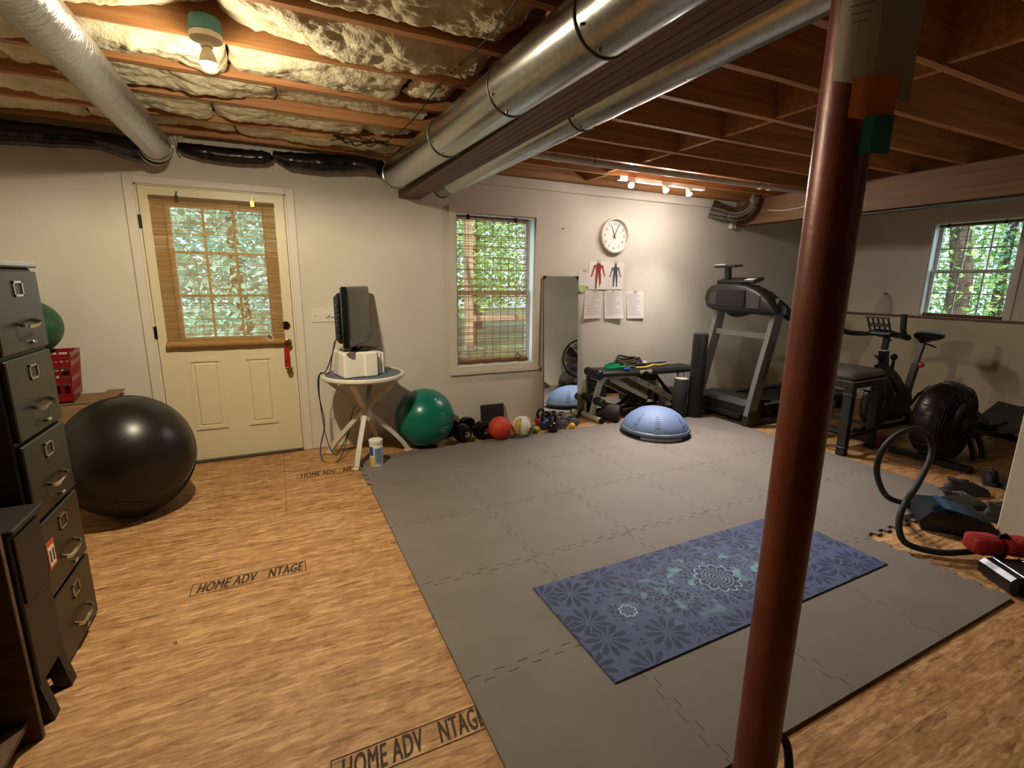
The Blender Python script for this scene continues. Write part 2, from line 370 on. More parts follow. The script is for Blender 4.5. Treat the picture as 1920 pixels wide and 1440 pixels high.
# carrying beams
def beam(name, label, x0, x1, y0, y1, z0, z1, n, mt):
    t = thing(name, label, 'beam', ((x0 + x1) / 2, (y0 + y1) / 2, z0)); w = (x1 - x0) / n; r = R_(n)
    for i in range(n):
        d = r.uniform(-.003, .003)
        obj('ply', M().bb(x0 + i * w + .0012, x0 + (i + 1) * w - .0012, y0, y1, z0 + d + .003, z1, .002), mt, t, world=True)
    return t
beam('carrying_beam', 'long laminated dark timber beam running between the two round ducts', 1.79, 1.975, YF, 0, 2.083, ZJ, 5, BEAM)
rbm = beam('header_beam', 'light timber header beam crossing above the bike and treadmill', 5.735, 5.90, YF + 1.6, 0, 2.083, ZJ, 3, PLYW)
obj('grey_strip', M().bb(5.93 - .12, 5.93, -4.6, -.75, 2.070, 2.083), mat('flat grey strip', '#4b4c4d', .5, .5), rbm, world=True)  # thin dark grey strip along the underside of the header beam
# ---------------------------------------------------------------- door, windows, shades
CLIP = mat('dark clip metal', '#2b2420', .4, .6); STRING = mat('blind string', '#5f4c34', .9)
REEDD = reed_mat('woven tan reed', '#d0a96c', '#b08848', .40); REEDW = reed_mat('split bamboo', '#d6b88c', '#a98058', .06); REEDR = reed_mat('pale reed', '#a89880', '#7a6a58', .2)
def blind(name, label, fn, w, z0, z1, pitch, slat, reed, rollr, strings, clips, seed):
    """hanging reed shade: fn(u, d, z) maps width, distance off the wall and height to the world"""
    t = thing(name, label, 'window shade', fn(w / 2, 0, z0)); r = R_(seed); m = M(); z = z1 - .012
    def bx(mm, u0, u1, d0, d1, za, zb, sl=0.0):
        P_ = [fn(u, d, q + (sl if u == u1 else 0)) for u in (u0, u1) for d in (d0, d1) for q in (za, zb)]
        mm.add(P_, [(0, 1, 3, 2), (4, 6, 7, 5), (0, 4, 5, 1), (2, 3, 7, 6), (0, 2, 6, 4), (1, 5, 7, 3)])
    while z > z0 + rollr:
        h = slat * r.uniform(.7, 1.3); bx(m, r.uniform(0, .003), w - r.uniform(0, .003), .004, .006, z - h, z, r.uniform(-.0015, .0015)); z -= max(pitch * r.uniform(.6, 1.4), h + .0004)
    obj('reed_curtain', m, reed, t, world=True, kind='stuff', smooth=0, fix=False)
    hr = M(); bx(hr, 0, w, .0, .012, z1 - .02, z1); obj('head_rail', hr, mat('brown wood strip', '#6b4a2a', .6), t, world=True, smooth=0)
    ro = M(); ro.tube([fn(-.006 + (w + .012) * i / 12, .012, z0 + rollr + .002 * math.sin(i * 2.1)) for i in range(13)], rollr, 12); obj('rolled_end', ro, mat(name + ' roll', '#a97f48' if seed == 1 else '#7a5233', .8, nz=.3, ns=60, stretch=(1, 1, 6)), t, world=True)
    for i in range(strings):
        u = w * (i + .5) / strings; obj('string', M().tube([fn(u, .0075, z0 + rollr), fn(u, .0075, z1)], .0011 if seed == 1 else .0019, 4), STRING, t, world=True)
    for i, u in enumerate(clips):
        c = M(); bx(c, u - .012, u + .012, -.002, .016, z1 - .035, z1 + .004); c.tube([fn(u, .008, z1), fn(u + .004, .008, z1 + .035)], .004, 6); obj('clip', c, CLIP if seed != 1 or i == 0 else BRASS, t, world=True)
    cu = w * .86
    cd = obj('pull_cord', M().tube(spline([fn(cu, .018, z1 - .03), fn(cu + .004, .022, (z0 + z1) / 2), fn(cu, .022, z0 + .09)], 6), .0016, 5), mat('cord', '#c9bda6', .9), t, world=True)
    obj('cord_knot', M().tube(spline([fn(cu, .024, z0 + .09), fn(cu - .02, .03, z0 + .06), fn(cu + .005, .034, z0 + .03), fn(cu + .028, .028, z0 + .055), fn(cu, .022, z0 + .085)], 5), .005 if seed == 1 else .004, 6), MT['cord'] if seed == 1 else CLIP, cd, world=True)
    return t
def frame_rect(m, fn, u0, u1, z0, z1, w, d0, d1):
    """mitred-looking rectangular frame, four bars"""
    def bx(a, b, c, d):
        P_ = [fn(u, q, z) for u in (a, b) for q in (d0, d1) for z in (c, d)]
        m.add(P_, [(0, 1, 3, 2), (4, 6, 7, 5), (0, 4, 5, 1), (2, 3, 7, 6), (0, 2, 6, 4), (1, 5, 7, 3)])
    bx(u0, u0 + w, z0, z1); bx(u1 - w, u1, z0, z1); bx(u0 + w, u1 - w, z1 - w, z1); bx(u0 + w, u1 - w, z0, z0 + w)
    return m
fb = lambda u, d, z: (u, -d, z)                       # back wall: d positive into the room
fr = lambda u, d, z: (XR2 - d, -u, z)                 # right wall: u = -y
# door
dr = thing('door_1', 'cream exterior door with nine pane window and two lower panels', None, (.457, 0, 0), kind='structure'); 
sl = M()
for (a, b, c, d) in ((0, .914, .018, .978), (0, .175, .978, 1.9), (.752, .914, .978, 1.9), (0, .914, 1.9, 2.03)): sl.bb(a + .003, b - .003 if b > .9 else b, .006, .05, c, d)
obj('slab', sl, DOORM, dr, world=True, smooth=0)
for (a, b) in ((.172, .387), (.535, .741)):
    pn = obj('panel', M().bb(a + .03, b - .03, -.004, .02, .295, .78, .012), DOORM, dr, world=True)
    obj('panel_moulding', frame_rect(M(), fb, a, b, .263, .812, .02, -.008, .006), DOORM, pn, world=True, smooth=0)
gf = obj('glass_surround', frame_rect(M(), fb, .150, .777, .953, 1.925, .027, -.006, .012), mat('white glazing frame', '#e4dccb', .4), dr, world=True, smooth=0)
MUN = mat('tan grille bar', '#c9b18c', .5)
for i in (1, 2):
    obj('muntin', M().bb(.175 + .577 * i / 3 - .009, .175 + .577 * i / 3 + .009, .022, .032, .978, 1.9), MUN, gf, world=True, smooth=0)
    obj('muntin', M().bb(.175, .752, .0215, .0325, .978 + .922 * i / 3 - .009, .978 + .922 * i / 3 + .009), MUN, gf, world=True, smooth=0)
for i in range(3):
    for j in range(3):
        obj('pane', M().bb(.175 + .577 * i / 3 + .001, .175 + .577 * (i + 1) / 3 - .001, .025, .029, .978 + .922 * j / 3 + .001, .978 + .922 * (j + 1) / 3 - .001), GLASS, dr, world=True, smooth=0)
jb = M().bb(-.022, -.001, -.0, .15, 0, 2.05).bb(.915, .936, 0, .15, 0, 2.05).bb(-.022, .936, 0, .15, 2.032, 2.052); jb.bb(-.002, .014, .052, .075, 0, 2.05).bb(.900, .916, .052, .075, 0, 2.05).bb(0, .914, .052, .075, 2.018, 2.04); obj('jamb', jb, TRIMM, dr, world=True, smooth=0)
for (a, b, c, d) in ((-.072, -.014, 0, 2.092), (.928, .986, 0, 2.092), (-.014, .928, 2.04, 2.092)):
    obj('casing', M().bb(a, b, -.018, 0, c, d, .004), TRIMM, dr, world=True, label='flat white casing board')
obj('threshold', M().bb(-.0, .914, -.03, .13, 0, .017), mat('threshold metal', '#5c5347', .5, .6), dr, world=True, smooth=0)
for z in (1.79, 1.02, .25):
    obj('hinge', M().cyl((-.004, -.006, z - .045), (-.004, -.006, z + .045), .006, n=8).bb(-.012, .006, -.004, .004, z - .045, z + .045), DBRONZE, dr, world=True)
def lathe_y(m, prof, x, z, y=0.0): return m.lathe(prof, 20, (x, y, z), rotm(90))
obj('deadbolt', lathe_y(M(), [(.032, 0), (.031, .012), (.022, .02), (.018, .03), (.0, .031)], .856, 1.051, .006), DBRONZE, dr, world=True)
kn = obj('door_knob', lathe_y(M(), [(.033, 0), (.032, .008), (.014, .014), (.013, .034), (.027, .044), (.03, .056), (.022, .068), (0, .071)], .857, .912, .006), BRASS, dr, world=True)
st = thing('bell_strap', 'red felt strap with brass jingle bells hanging from the door knob', 'bell strap', (.857, -.03, .66))
obj('strap', M().sheet(lambda u, v: (.845 + (u - .5) * (.03 + .012 * v), -.05 + .02 * v + .004 * math.sin(v * 9), .915 - .19 * v), 4, 10, (0, -.003, 0)), mat('red felt', '#a0151c', .9), st, world=True)
for (x, z, r) in ((.846, .712, .017), (.866, .706, .015), (.856, .688, .019)): obj('bell', M().sph((x, -.045, z), r, 14, 8), BRASS, st, world=True)
blind('door_shade', 'tan woven shade hung over the cream door window', lambda u, d, z: fb(.068 + u, d + .022, z), .772, .905, 1.968, .0046, .0036, REEDD, .026, 5, (.16, .63), 1)
# window in the back wall
def window(name, label, fn, u0, u1, z0, z1, deep, grid, casing, stool):
    t = thing(name, label, None, fn((u0 + u1) / 2, 0, z0), kind='structure'); th = .15
    def bx(m, a, b, c, d, e, f):
        P_ = [fn(u, q, z) for u in (a, b) for q in (c, d) for z in (e, f)]
        return m.add(P_, [(0, 1, 3, 2), (4, 6, 7, 5), (0, 4, 5, 1), (2, 3, 7, 6), (0, 2, 6, 4), (1, 5, 7, 3)])
    VN = mat('white vinyl', '#e6e4dd', .4)
    lin = frame_rect(M(), fn, u0, u1, z0, z1, .012, -th, .0); obj('jamb_liner', lin, VN, t, world=True, smooth=0)
    zm = (z0 + z1) / 2 - .01
    for k, (a, b, q) in enumerate(((zm - .018, z1 - .012, deep + .03), (z0 + .012, zm + .018, deep))):
        sa = obj('sash', frame_rect(M(), fn, u0 + .012, u1 - .012, a, b, .036, -q - .028, -q), VN, t, world=True, smooth=0, label='upper sash frame' if k == 0 else 'lower sash frame')
        gu0, gu1, gz0, gz1 = u0 + .048, u1 - .048, a + .036, b - .036; nu, nz = grid
        for i in range(nu):
            for j in range(nz):
                obj('pane', bx(M(), gu0 + (gu1 - gu0) * i / nu + .001, gu0 + (gu1 - gu0) * (i + 1) / nu - .001, -q - .016, -q - .012, gz0 + (gz1 - gz0) * j / nz + .001, gz0 + (gz1 - gz0) * (j + 1) / nz - .001), GLASS, sa, world=True, smooth=0)
        for i in range(1, nu): obj('muntin', bx(M(), gu0 + (gu1 - gu0) * i / nu - .007, gu0 + (gu1 - gu0) * i / nu + .007, -q - .02, -q - .008, gz0, gz1), VN, sa, world=True, smooth=0)
        for j in range(1, nz): obj('muntin', bx(M(), gu0, gu1, -q - .0205, -q - .0075, gz0 + (gz1 - gz0) * j / nz - .007, gz0 + (gz1 - gz0) * j / nz + .007), VN, sa, world=True, smooth=0)
    if casing:
        w = casing
        for (a, b, c, d) in ((u0 - w, u0, z0 - w, z1 + .05), (u1, u1 + w, z0 - w, z1 + .05), (u0, u1, z1, z1 + .05), (u0, u1, z0 - w, z0)):
            obj('casing', bx(M(), a, b, 0, .016, c, d), TRIMM, t, world=True, smooth=0)
        if stool: obj('stool', bx(M(), u0 - w - .008, u1 + w + .008, 0, .026, z0 - w - .014, z0 - w + .02), TRIMM, t, world=True, smooth=0)
    return t
window('window_1', 'tall white double hung window in the back wall', fb, 2.287, 3.094, .621, 2.012, .075, (1, 1), .06, True)
window('window_2', 'small white gridded window high on the right wall', fr, 1.2, 1.945, 1.075, 2.108, .075, (3, 2), .05, False)
blind('window_shade', 'split bamboo shade hanging in the tall back wall window', lambda u, d, z: fb(2.296 + u, d - .035, z), .735, .636, 1.995, .0066, .0040, REEDW, .02, 9, (.12, .60), 2)
blind('window_shade', 'grey bamboo shade hanging in the small right wall window', lambda u, d, z: fr(1.235 + u, d - .04, z), .70, 1.085, 2.085, .0070, .0030, REEDR, .019, 6, (.09, .56), 3)
# ---------------------------------------------------------------- outdoors
PATIO = mat('patio concrete', '#d2d8e0', .9, nz=.15, ns=2)
obj('ground_outside', M().bb(-12, 26, .17, 24, -.22, -.16), mat('forest floor', '#4f5a33', .95, nz=.4, ns=3), kind='structure', label='forest floor outside the windows')
obj('ground_beside', M().bb(XR2 + .2, 26, -14, .16, -.22, .55), MT['forest floor'], kind='structure', label='raised ground outside the small window')
obj('patio_slab', M().bb(-.6, 7.4, .17, 4.2, -.159, -.06), PATIO, label='pale concrete patio slab outside the back wall', cat='patio')
TRUNK = mat('tree bark', '#4a3d33', .95, nz=.4, ns=12, bump=.5, bs=30, stretch=(4, 4, 1))
def leafmat(name, c, c2):
    m = bpy.data.materials.new(name); m.use_nodes = True; nt = m.node_tree; N = nt.nodes; L = nt.links; N.remove(N['Principled BSDF'])
    g = N.new('ShaderNodeNewGeometry'); rp = N.new('ShaderNodeValToRGB'); rp.color_ramp.elements[0].color = rgb(c2); rp.color_ramp.elements[1].color = rgb(c); L.new(g.outputs['Random Per Island'], rp.inputs[0])
    d = N.new('ShaderNodeBsdfDiffuse'); t = N.new('ShaderNodeBsdfTranslucent'); L.new(rp.outputs[0], d.inputs[0]); L.new(rp.outputs[0], t.inputs[0]); x = N.new('ShaderNodeMixShader'); x.inputs[0].default_value = .5
    L.new(d.outputs[0], x.inputs[1]); L.new(t.outputs[0], x.inputs[2]); L.new(x.outputs[0], N['Material Output'].inputs[0]); return m
LEAF = [leafmat('leaf green', '#b4d585', '#6c9d58'), leafmat('leaf bluish', '#b0dac6', '#6aa898'), leafmat('leaf dark', '#93bd7c', '#548560')]
def tree(label, x, y, z0, h, rad, n, lm, seed, tr=.11, low=.15, group=None, ls=.62):
    r = R_(seed); t = thing('tree', label, 'tree', (x, y, z0), group=group)
    pts = [(r.uniform(-.06, .06) * i, r.uniform(-.06, .06) * i, h * i / 6) for i in range(7)]
    obj('trunk', M().tube(spline(pts, 3), [tr * (1 - .7 * i / 18) for i in range(19)], 9), TRUNK, t)
    m = M()
    for k in range(int(n * (2.6 if ls > .55 else 4.5))):
        c = r.random(); zz = h * (low + (1.1 - low) * r.random()); rr = rad * math.sqrt(r.random()) * (1.1 - .5 * abs(zz / h - .5)); a = r.uniform(0, 6.283)
        p = V(rr * math.cos(a), rr * math.sin(a), zz); s_ = r.uniform(.06, .16) * ls
        e = Euler((r.uniform(-1.1, 1.1), r.uniform(-.9, .9), r.uniform(0, 6.28))).to_matrix()
        m.add([(-s_, 0, 0), (0, -s_ * .5, 0), (s_, 0, .2 * s_), (0, s_ * .5, 0)], [(0, 1, 2, 3)], e, p)
    obj('foliage', m, lm, t, smooth=0, fix=False, kind='stuff')
tr_specs = [('broad leafy tree seen through the left side of door window', -.95, 5.6, 5.6, 1.7, 2600, 1), ('bluish leafy tree filling the middle of door window', .35, 4.6, 5.0, 1.5, 2600, 1), ('dark leafy tree farthest behind the door window', .1, 8.2, 7.5, 2.4, 2400, 2),
            ('slim tree seen through the left of tall window', 3.9, 5.4, 6.5, 1.3, 1700, 0), ('leafy tree seen through the middle of tall window', 5.2, 7.2, 7, 1.8, 2300, 0), ('dark tree farthest behind the tall window', 6.9, 11, 8, 2.6, 2400, 2), ('bright leafy tree seen through the right of tall window', 6.6, 6.6, 6.5, 1.5, 1900, 0)]
for i, (lb, x, y, h, rad, n, k) in enumerate(tr_specs): tree(lb, x, y, -.2, h, rad, n, LEAF[k], 30 + i)
for i, (lb, x, y, h, rad, n, k, tk) in enumerate([('thick trunked tree nearest the small right window', 10.9, -.1, 6, 1.0, 500, 0, .17), ('leafy tree in the middle of the small right window', 13.6, .3, 6.5, 1.9, 2300, 0, .1), ('bluish tree at right of the small right window', 13.2, -1.5, 6.5, 1.8, 2200, 1, .09), ('dark tree farthest behind the small right window', 17.5, .8, 7.5, 3.4, 3000, 2, .12)]):
    tree(lb, x, y, .5, h, rad, n, LEAF[k], 50 + i, tk, .0, None, .5)
po = thing('porch_frame', 'tan timber porch frame outside the tall window', 'porch', (3.2, 1.6, -.06)); PW = wood('porch timber', '#a88c70', '#83694e', .7, (20, 20, 2))
for x in (3.20, 5.2): obj('post', M().bb(x, x + .1, 2.2, 2.3, -.06, 2.3), PW, po, world=True, smooth=0)
obj('header', M().bb(2.6, 5.6, 2.18, 2.32, 2.30, 2.50), PW, po, world=True, smooth=0)
for x in (2.7, 3.3, 3.9, 4.5, 5.1): obj('rafter', M().bar((x, .3, 2.75), (x + .35, 2.6, 2.40), .04, .12), PW, po, world=True, smooth=0)
obj('rail', M().bb(3.3, 5.2, 2.22, 2.28, .86, .93), PW, po, world=True, smooth=0)
# ---------------------------------------------------------------- ducts, pipe, lamps
def duct(name, label, ax, y0, y1, r, seams, mt, seg=28, slope=0.0):
    """straight round duct along Y: ax=(x,z) at y1; sections between seams, each with its crimped ring"""
    t = thing(name, label, 'duct', (ax[0], (y0 + y1) / 2, ax[1] - r)); ys = [y1] + seams + [y0]
    zz = lambda y: ax[1] + slope * (y - y1)
    for i, (a, b) in enumerate(zip(ys, ys[1:])):
        rr = r * (1 - .012 * (i % 2)); n = max(2, int(abs(a - b) / .2)); s_ = obj('duct_section', M().tube([(ax[0], a + (b - a) * k / n, zz(a + (b - a) * k / n)) for k in range(n + 1)], rr, seg, cap=True), mt, t, world=True)
        if i:
            obj('crimp_ring', M().tube([(ax[0] + (r + .0012) * math.cos(q * 2 * math.pi / 36), a + .004, zz(a) + (r + .0012) * math.sin(q * 2 * math.pi / 36)) for q in range(36)], .0035, 6, closed=True), STEEL2, s_, world=True)
            for q in (3.6, 4.4, 5.3): obj('screw', M().sph((ax[0] + (r + .003) * math.cos(q), a - .025, zz(a) + (r + .003) * math.sin(q)), .005, 8, 5), STEEL2, s_, world=True)
    return t, zz
d1, z1_ = duct('round_duct', 'large galvanised round duct left of the carrying beam', (1.684, 2.186), -6.3, -.42, .099, [-1.62, -2.42, -3.02, -4.2, -5.4], STEEL, slope=.0232)
obj('end_collar', M().tube([(1.684 + .099 * math.cos(q * .1745), -.42, 2.186 + .099 * math.sin(q * .1745)) for q in range(36)], .006, 8, closed=True).tube([(1.684, -.42, 2.186), (1.684, -.33, 2.188)], [.096, .097], 28), STEEL, d1, world=True)
duct('round_duct', 'slim galvanised round duct right of the carrying beam', (2.056, 2.13), -6.3, -.62, .075, [-2.35, -3.55, -4.8], STEEL)[0]
obj('duct_end_sleeve', M().tube([(2.056, -.62, 2.13), (2.056, -.36, 2.13)], [.07, .068], 24).tube([(2.056 + .071 * math.cos(q * .1745), -.36, 2.13 + .071 * math.sin(q * .1745)) for q in range(36)], .004, 6, closed=True), mat('dull steel', '#77756c', .45, .9), bpy.data.objects['round_duct.001'], world=True)
fd = thing('foil_duct', 'foil wrapped duct crossing the ceiling above the door', 'duct', (.192, -3, 2.147)); m = M(); pts = []; rr = []
for i in range(150):
    y = -6.3 + i * .0404; pts.append((.192 + .004 * noise.noise((y * 2, 0, 0)), y, 2.232)); rr.append(.085 + .0028 * noise.noise((y * 9, 3, 1)) + .0022 * abs(noise.noise((y * 23, 1, 7))))
obj('foil_wrap', m.tube(pts, rr, 28), FOIL, fd, world=True, smooth=60)
for k, (y, r0) in enumerate(((-.30, .0885), (-.262, .090), (-.235, .086))):
    obj('end_band', M().tube([(.192 - .01 * k + r0 * math.cos(q * .1745), y - .03 * math.cos(q * .1745), 2.230 - .006 * k + r0 * math.sin(q * .1745)) for q in range(36)], .010, 8, closed=True), FOIL if k != 1 else BLKPLAST, fd, world=True)
def film_duct(name, label, pts, rads, seed):
    p = spline(pts, 8); n = len(p); r2 = []
    for i in range(n):
        f = i / (n - 1) * (len(rads) - 1); a = int(min(f, len(rads) - 2)); b = f - a; q = rads[a] * (1 - b) + rads[a + 1] * b
        r2.append(q * (1 + .10 * noise.noise((i * .6, seed, 0)) + .10 * noise.noise((i * 1.7, seed, 3))))
    return obj(name, M().tube(p, r2, 18), BLKPLAST, None, label, 'duct', smooth=60)
film_duct('flexible_duct', 'black film wrapped flexible duct in the upper left corner', [(.17, -.17, 2.21), (.05, -.13, 2.225), (-.15, -.12, 2.262), (-.4, -.12, 2.258), (-.75, -.12, 2.25), (-1.3, -.12, 2.25)], [.072, .076, .055, .068, .075, .075], 1)
film_duct('flexible_duct', 'black sagging duct section directly above the door right corner', [(.285, -.10, 2.28), (.42, -.10, 2.262), (.62, -.10, 2.258), (.80, -.10, 2.268), (.855, -.10, 2.285)], [.03, .05, .054, .05, .022], 2)
film_duct('flexible_duct', 'black sagging duct section meeting the large steel duct end', [(.862, -.12, 2.295), (.98, -.12, 2.265), (1.2, -.12, 2.268), (1.42, -.13, 2.285), (1.53, -.2, 2.275), (1.60, -.27, 2.25)], [.025, .06, .07, .062, .05, .055], 3)
el = thing('duct_elbow', 'galvanised elbow duct at the back wall by the header beam', 'duct', (5.5, -.2, 2.08))
obj('wall_boot', M().tube([(5.33, -.02, 2.25), (5.46, -.14, 2.195)], [.10, .072], 20), STEEL, el, world=True)
obj('elbow_bend', M().tube(spline([(5.46, -.14, 2.195), (5.53, -.2, 2.18), (5.6, -.27, 2.21), (5.64, -.31, 2.28)], 5), .07, 20), STEEL, el, world=True, smooth=20)
obj('riser', M().tube([(5.64, -.31, 2.28), (5.66, -.33, 2.44)], .068, 20), STEEL, el, world=True)
pp = thing('drain_pipe', 'white plastic pipe strung below the right hand joists', 'pipe', (4, -.91, 2.29)); PVC = mat('pipe plastic', '#d8d0c4', .45)
obj('pipe_run', M().cyl((2.1, -.905, 2.322), (5.7, -.915, 2.322), .024, n=16), PVC, pp, world=True)
for x in (2.75, 4.98, 5.1): obj('coupling', M().cyl((x, -.91, 2.322), (x + .05, -.91, 2.322), .029, n=16), PVC, pp, world=True)
for x in (3.1, 4.95): obj('hanger_strap', M().tube([(x + .0, -.91 - .031, 2.352), (x, -.91 - .031, 2.322), (x, -.91, 2.291), (x, -.91 + .031, 2.322), (x, -.91 + .031, 2.352)], .003, 5), BLACK, pp, world=True)
cable = mat('cable sheath', '#b4a58e', .6)
obj('cable', M().tube(spline([(5.72, -1.0, 2.30), (5.725, -.95, 2.22), (5.72, -.8, 2.19), (5.725, -.6, 2.19), (5.72, -.45, 2.215)], 6), .008, 6), cable, None, 'pale cable stapled along the header beam face', 'cable')
# bare bulb
def bulb_mat(name, k, s_):
    m = bpy.data.materials.new(name); m.use_nodes = True; nt = m.node_tree; N = nt.nodes; N.remove(N['Principled BSDF']); e = N.new('ShaderNodeEmission'); e.inputs[0].default_value = k; e.inputs[1].default_value = s_; nt.links.new(e.outputs[0], N['Material Output'].inputs[0]); return m
BL = (.64, -1.862); A1 = .0125
t = thing('bare_bulb_lamp', 'bare glowing bulb in white porcelain socket on a joist', 'lamp', (BL[0], BL[1], 2.21))
obj('junction_box', M().lathe([(.058, 0), (.056, .05), (0, .05)], 8, (BL[0], BL[1], 2.335)), mat('blue plastic', '#4f8e96', .5), t, world=True)
obj('socket', M().lathe([(.0, 2.287), (.021, 2.287), (.022, 2.302), (.03, 2.306), (.056, 2.312), (.058, 2.33), (.05, 2.336), (0, 2.336)], 24, (BL[0], BL[1], 0)), mat('porcelain', '#efe6d2', .3), t, world=True)
obj('bulb_collar', M().lathe([(.0, 2.2305), (.0297, 2.2305), (.0305, 2.240), (.029, 2.250), (.022, 2.268), (.0145, 2.284), (.013, 2.292), (0, 2.292)], 18, (BL[0], BL[1], 0)), MT['porcelain'], t, world=True)
obj('bulb', M().lathe([(.0, 2.204), (.012, 2.206), (.021, 2.2115), (.027, 2.222), (.0295, 2.230), (0, 2.230)], 18, (BL[0], BL[1], 0)), bulb_mat('warm bulb glow', (1.0, .865, .63, 1), BULB_W / (3.1416 * .0056)), t, world=True)
ld = bpy.data.lights.new('bulb_light', 'SPOT'); ld.energy = BULB_DOWN_W; ld.color = (1.0, .865, .63); ld.spot_size = math.radians(179); ld.spot_blend = .25; ld.shadow_soft_size = .03
lo = bpy.data.objects.new('bulb_light', ld); col.objects.link(lo); lo.parent = t; lo.location = (0, 0, 2.196 - 2.21)
t = thing('strip_lamp', 'white strip light with three glowing bulbs under the back joist', 'lamp', (4.2, -.48, 2.25))
obj('mounting_bar', M().bb(3.66, 4.70, -.522, -.472, 2.318, ZJ, .003), WHITEP, t, world=True)
SB = bulb_mat('strip bulb glow', (1.0, .90, .82, 1), STRIP_W / 3 / (3.1416 * .0032))
for x, tl, sd_ in ((3.79, -45, 12), (4.20, -34, 0), (4.50, -12, -10)):
    mx = rotm(tl, sd_, 0); so = obj('lamp_head', M().lathe([(0, .006), (.018, .006), (.022, 0), (.027, -.028), (.0280, -.046), (.0, -.046)], 18, (x, -.497, 2.312), mx), WHITEP, t, world=True)
    obj('bulb', M().lathe([(0, -.064), (.012, -.063), (.021, -.058), (.0255, -.051), (.0265, -.0465), (0, -.0465)], 16, (x, -.497, 2.312), mx), SB, so, world=True)
for x, aim, fac in ((3.79, (3.45, -1.85, 0), 1.0), (4.20, (3.95, -1.75, 0), 1.0), (4.50, (4.62, -.34, .0), .38)):
    ld = bpy.data.lights.new('spot_beam', 'SPOT'); ld.energy = SPOT_W * fac; ld.color = (1.0, .92, .88); ld.spot_size = math.radians(82); ld.spot_blend = 1.0; ld.shadow_soft_size = .024
    src = V(x, -.54, 2.245); lo = bpy.data.objects.new('spot_beam', ld); col.objects.link(lo); lo.location = src; lo.rotation_euler = (V(aim) - src).to_track_quat('-Z', 'Y').to_euler(); lo.parent = t; lo.location = src - t.location
obj('ceiling_wire', M().tube(spline([(1.58, -2.9, 2.335), (1.62, -2.4, 2.33), (1.60, -1.8, 2.34), (1.61, -1.2, 2.335), (1.56, -.7, 2.33)], 5), .003, 5), BLACK, None, 'thin dark wire stapled across the joists beside the big duct', 'wire')
wb_ = M(); rw_ = R_(8)
for k in range(5): wb_.tube(spline([(1.22 + .36 * i / 7, -.62 + rw_.uniform(-.09, .09), 2.325 + rw_.uniform(-.012, .02)) for i in range(8)], 4), .004, 5)
obj('wire_bundle', wb_, BLACK, None, 'tangled black wire bundle at the far end of the insulation', 'wire')
obj('cable', M().tube(spline([(.98, -.60, 2.335), (1.08, -.66, 2.325), (1.2, -.66, 2.325), (1.3, -.60, 2.335)], 5), .009, 7), mat('yellow cable', '#b08a4a', .6), None, 'short yellow cable below the joist near the wire bundle', 'cable')
obj('trim_2', M().bb(5.66, 5.732, -.05, -.001, 2.05, 2.20, .003), TRIMM, kind='structure', label='white trim block under the header beam end')
obj('wall_nail', M().cyl((3.40, 0, 1.93), (3.40, -.012, 1.93), .006, n=8), BLACK, None, 'small dark nail in the wall left of the clock', 'nail')
tf = M().sheet(lambda u, v: (.285 + .06 * (u - .5) * (1 - .85 * v), -.06 + .01 * math.sin(u * 5 + v * 4), 2.36 - .13 * v), 8, 10, (0, .012, 0)); obj('insulation_tuft', tf, INSUL, None, 'loose tuft of insulation hanging beside the foil duct end', 'insulation', smooth=60)
# ---------------------------------------------------------------- floor lettering
def stamp(x, y, s_, full=True, after=None):
    b = text('stamp_lettering', 'HOME ADV', .112, (x + .02, y + .010, .0012), (1, .01, 0), (.12, 1, 0), STAMP, fl, .0, sx=.40)
    text('stamp_lettering', 'NTAGE', .112, (x + .315, y + .012, .0012), (1, .01, 0), (.12, 1, 0), STAMP, fl, .0, sx=.40) if full else None
    text('stamp_lettering', 'HOME ADV', .112, (x + .0235, y + .0115, .0010), (1, .01, 0), (.12, 1, 0), STAMP, fl, .0, sx=.40); text('stamp_lettering', 'NTAGE', .112, (x + .3185, y + .0135, .0010), (1, .01, 0), (.12, 1, 0), STAMP, fl, .0, sx=.40)
    w = .49
    for (a, b_, c, d) in ((0, w, .0, .003), (0, w, .094, .097), (0, .003, 0, .097), (w - .003, w, 0, .097)):
        obj('stamp_border', M().bb(x + a, x + b_, y + c, y + d, .0005, .0012), STAMP, fl, world=True, smooth=0)
stamp(.345, -1.90, 1); stamp(.845, -3.075, 1); stamp(.838, -.66, 1)
for (x, y) in ((.607, -.632), (1.268, -1.83)): text('stamp_lettering', 'IH', .05, (x, y, .0012), (1, 0, 0), (.1, 1, 0), STAMP, fl, .01, sx=.7)
text('stamp_lettering', '8', .03, (.335, -2.225, .0012), (1, .2, 0), (-.2, 1, 0), STAMP, fl)
for i in range(5):
    for k in range(3): text('stamp_lettering', ['RATED SHEATHING', 'EXPOSURE 1', 'SIZED FOR SPACING', 'PANEL GRADE', 'THIS SIDE UP'][i][: 15 - 3 * k], .022, (4.0 + .24 * k, -2.96 - .036 * i, .0012), (1, 0, 0), (0, 1, 0), STAMP, fl, sx=.8) if k < 1 else None
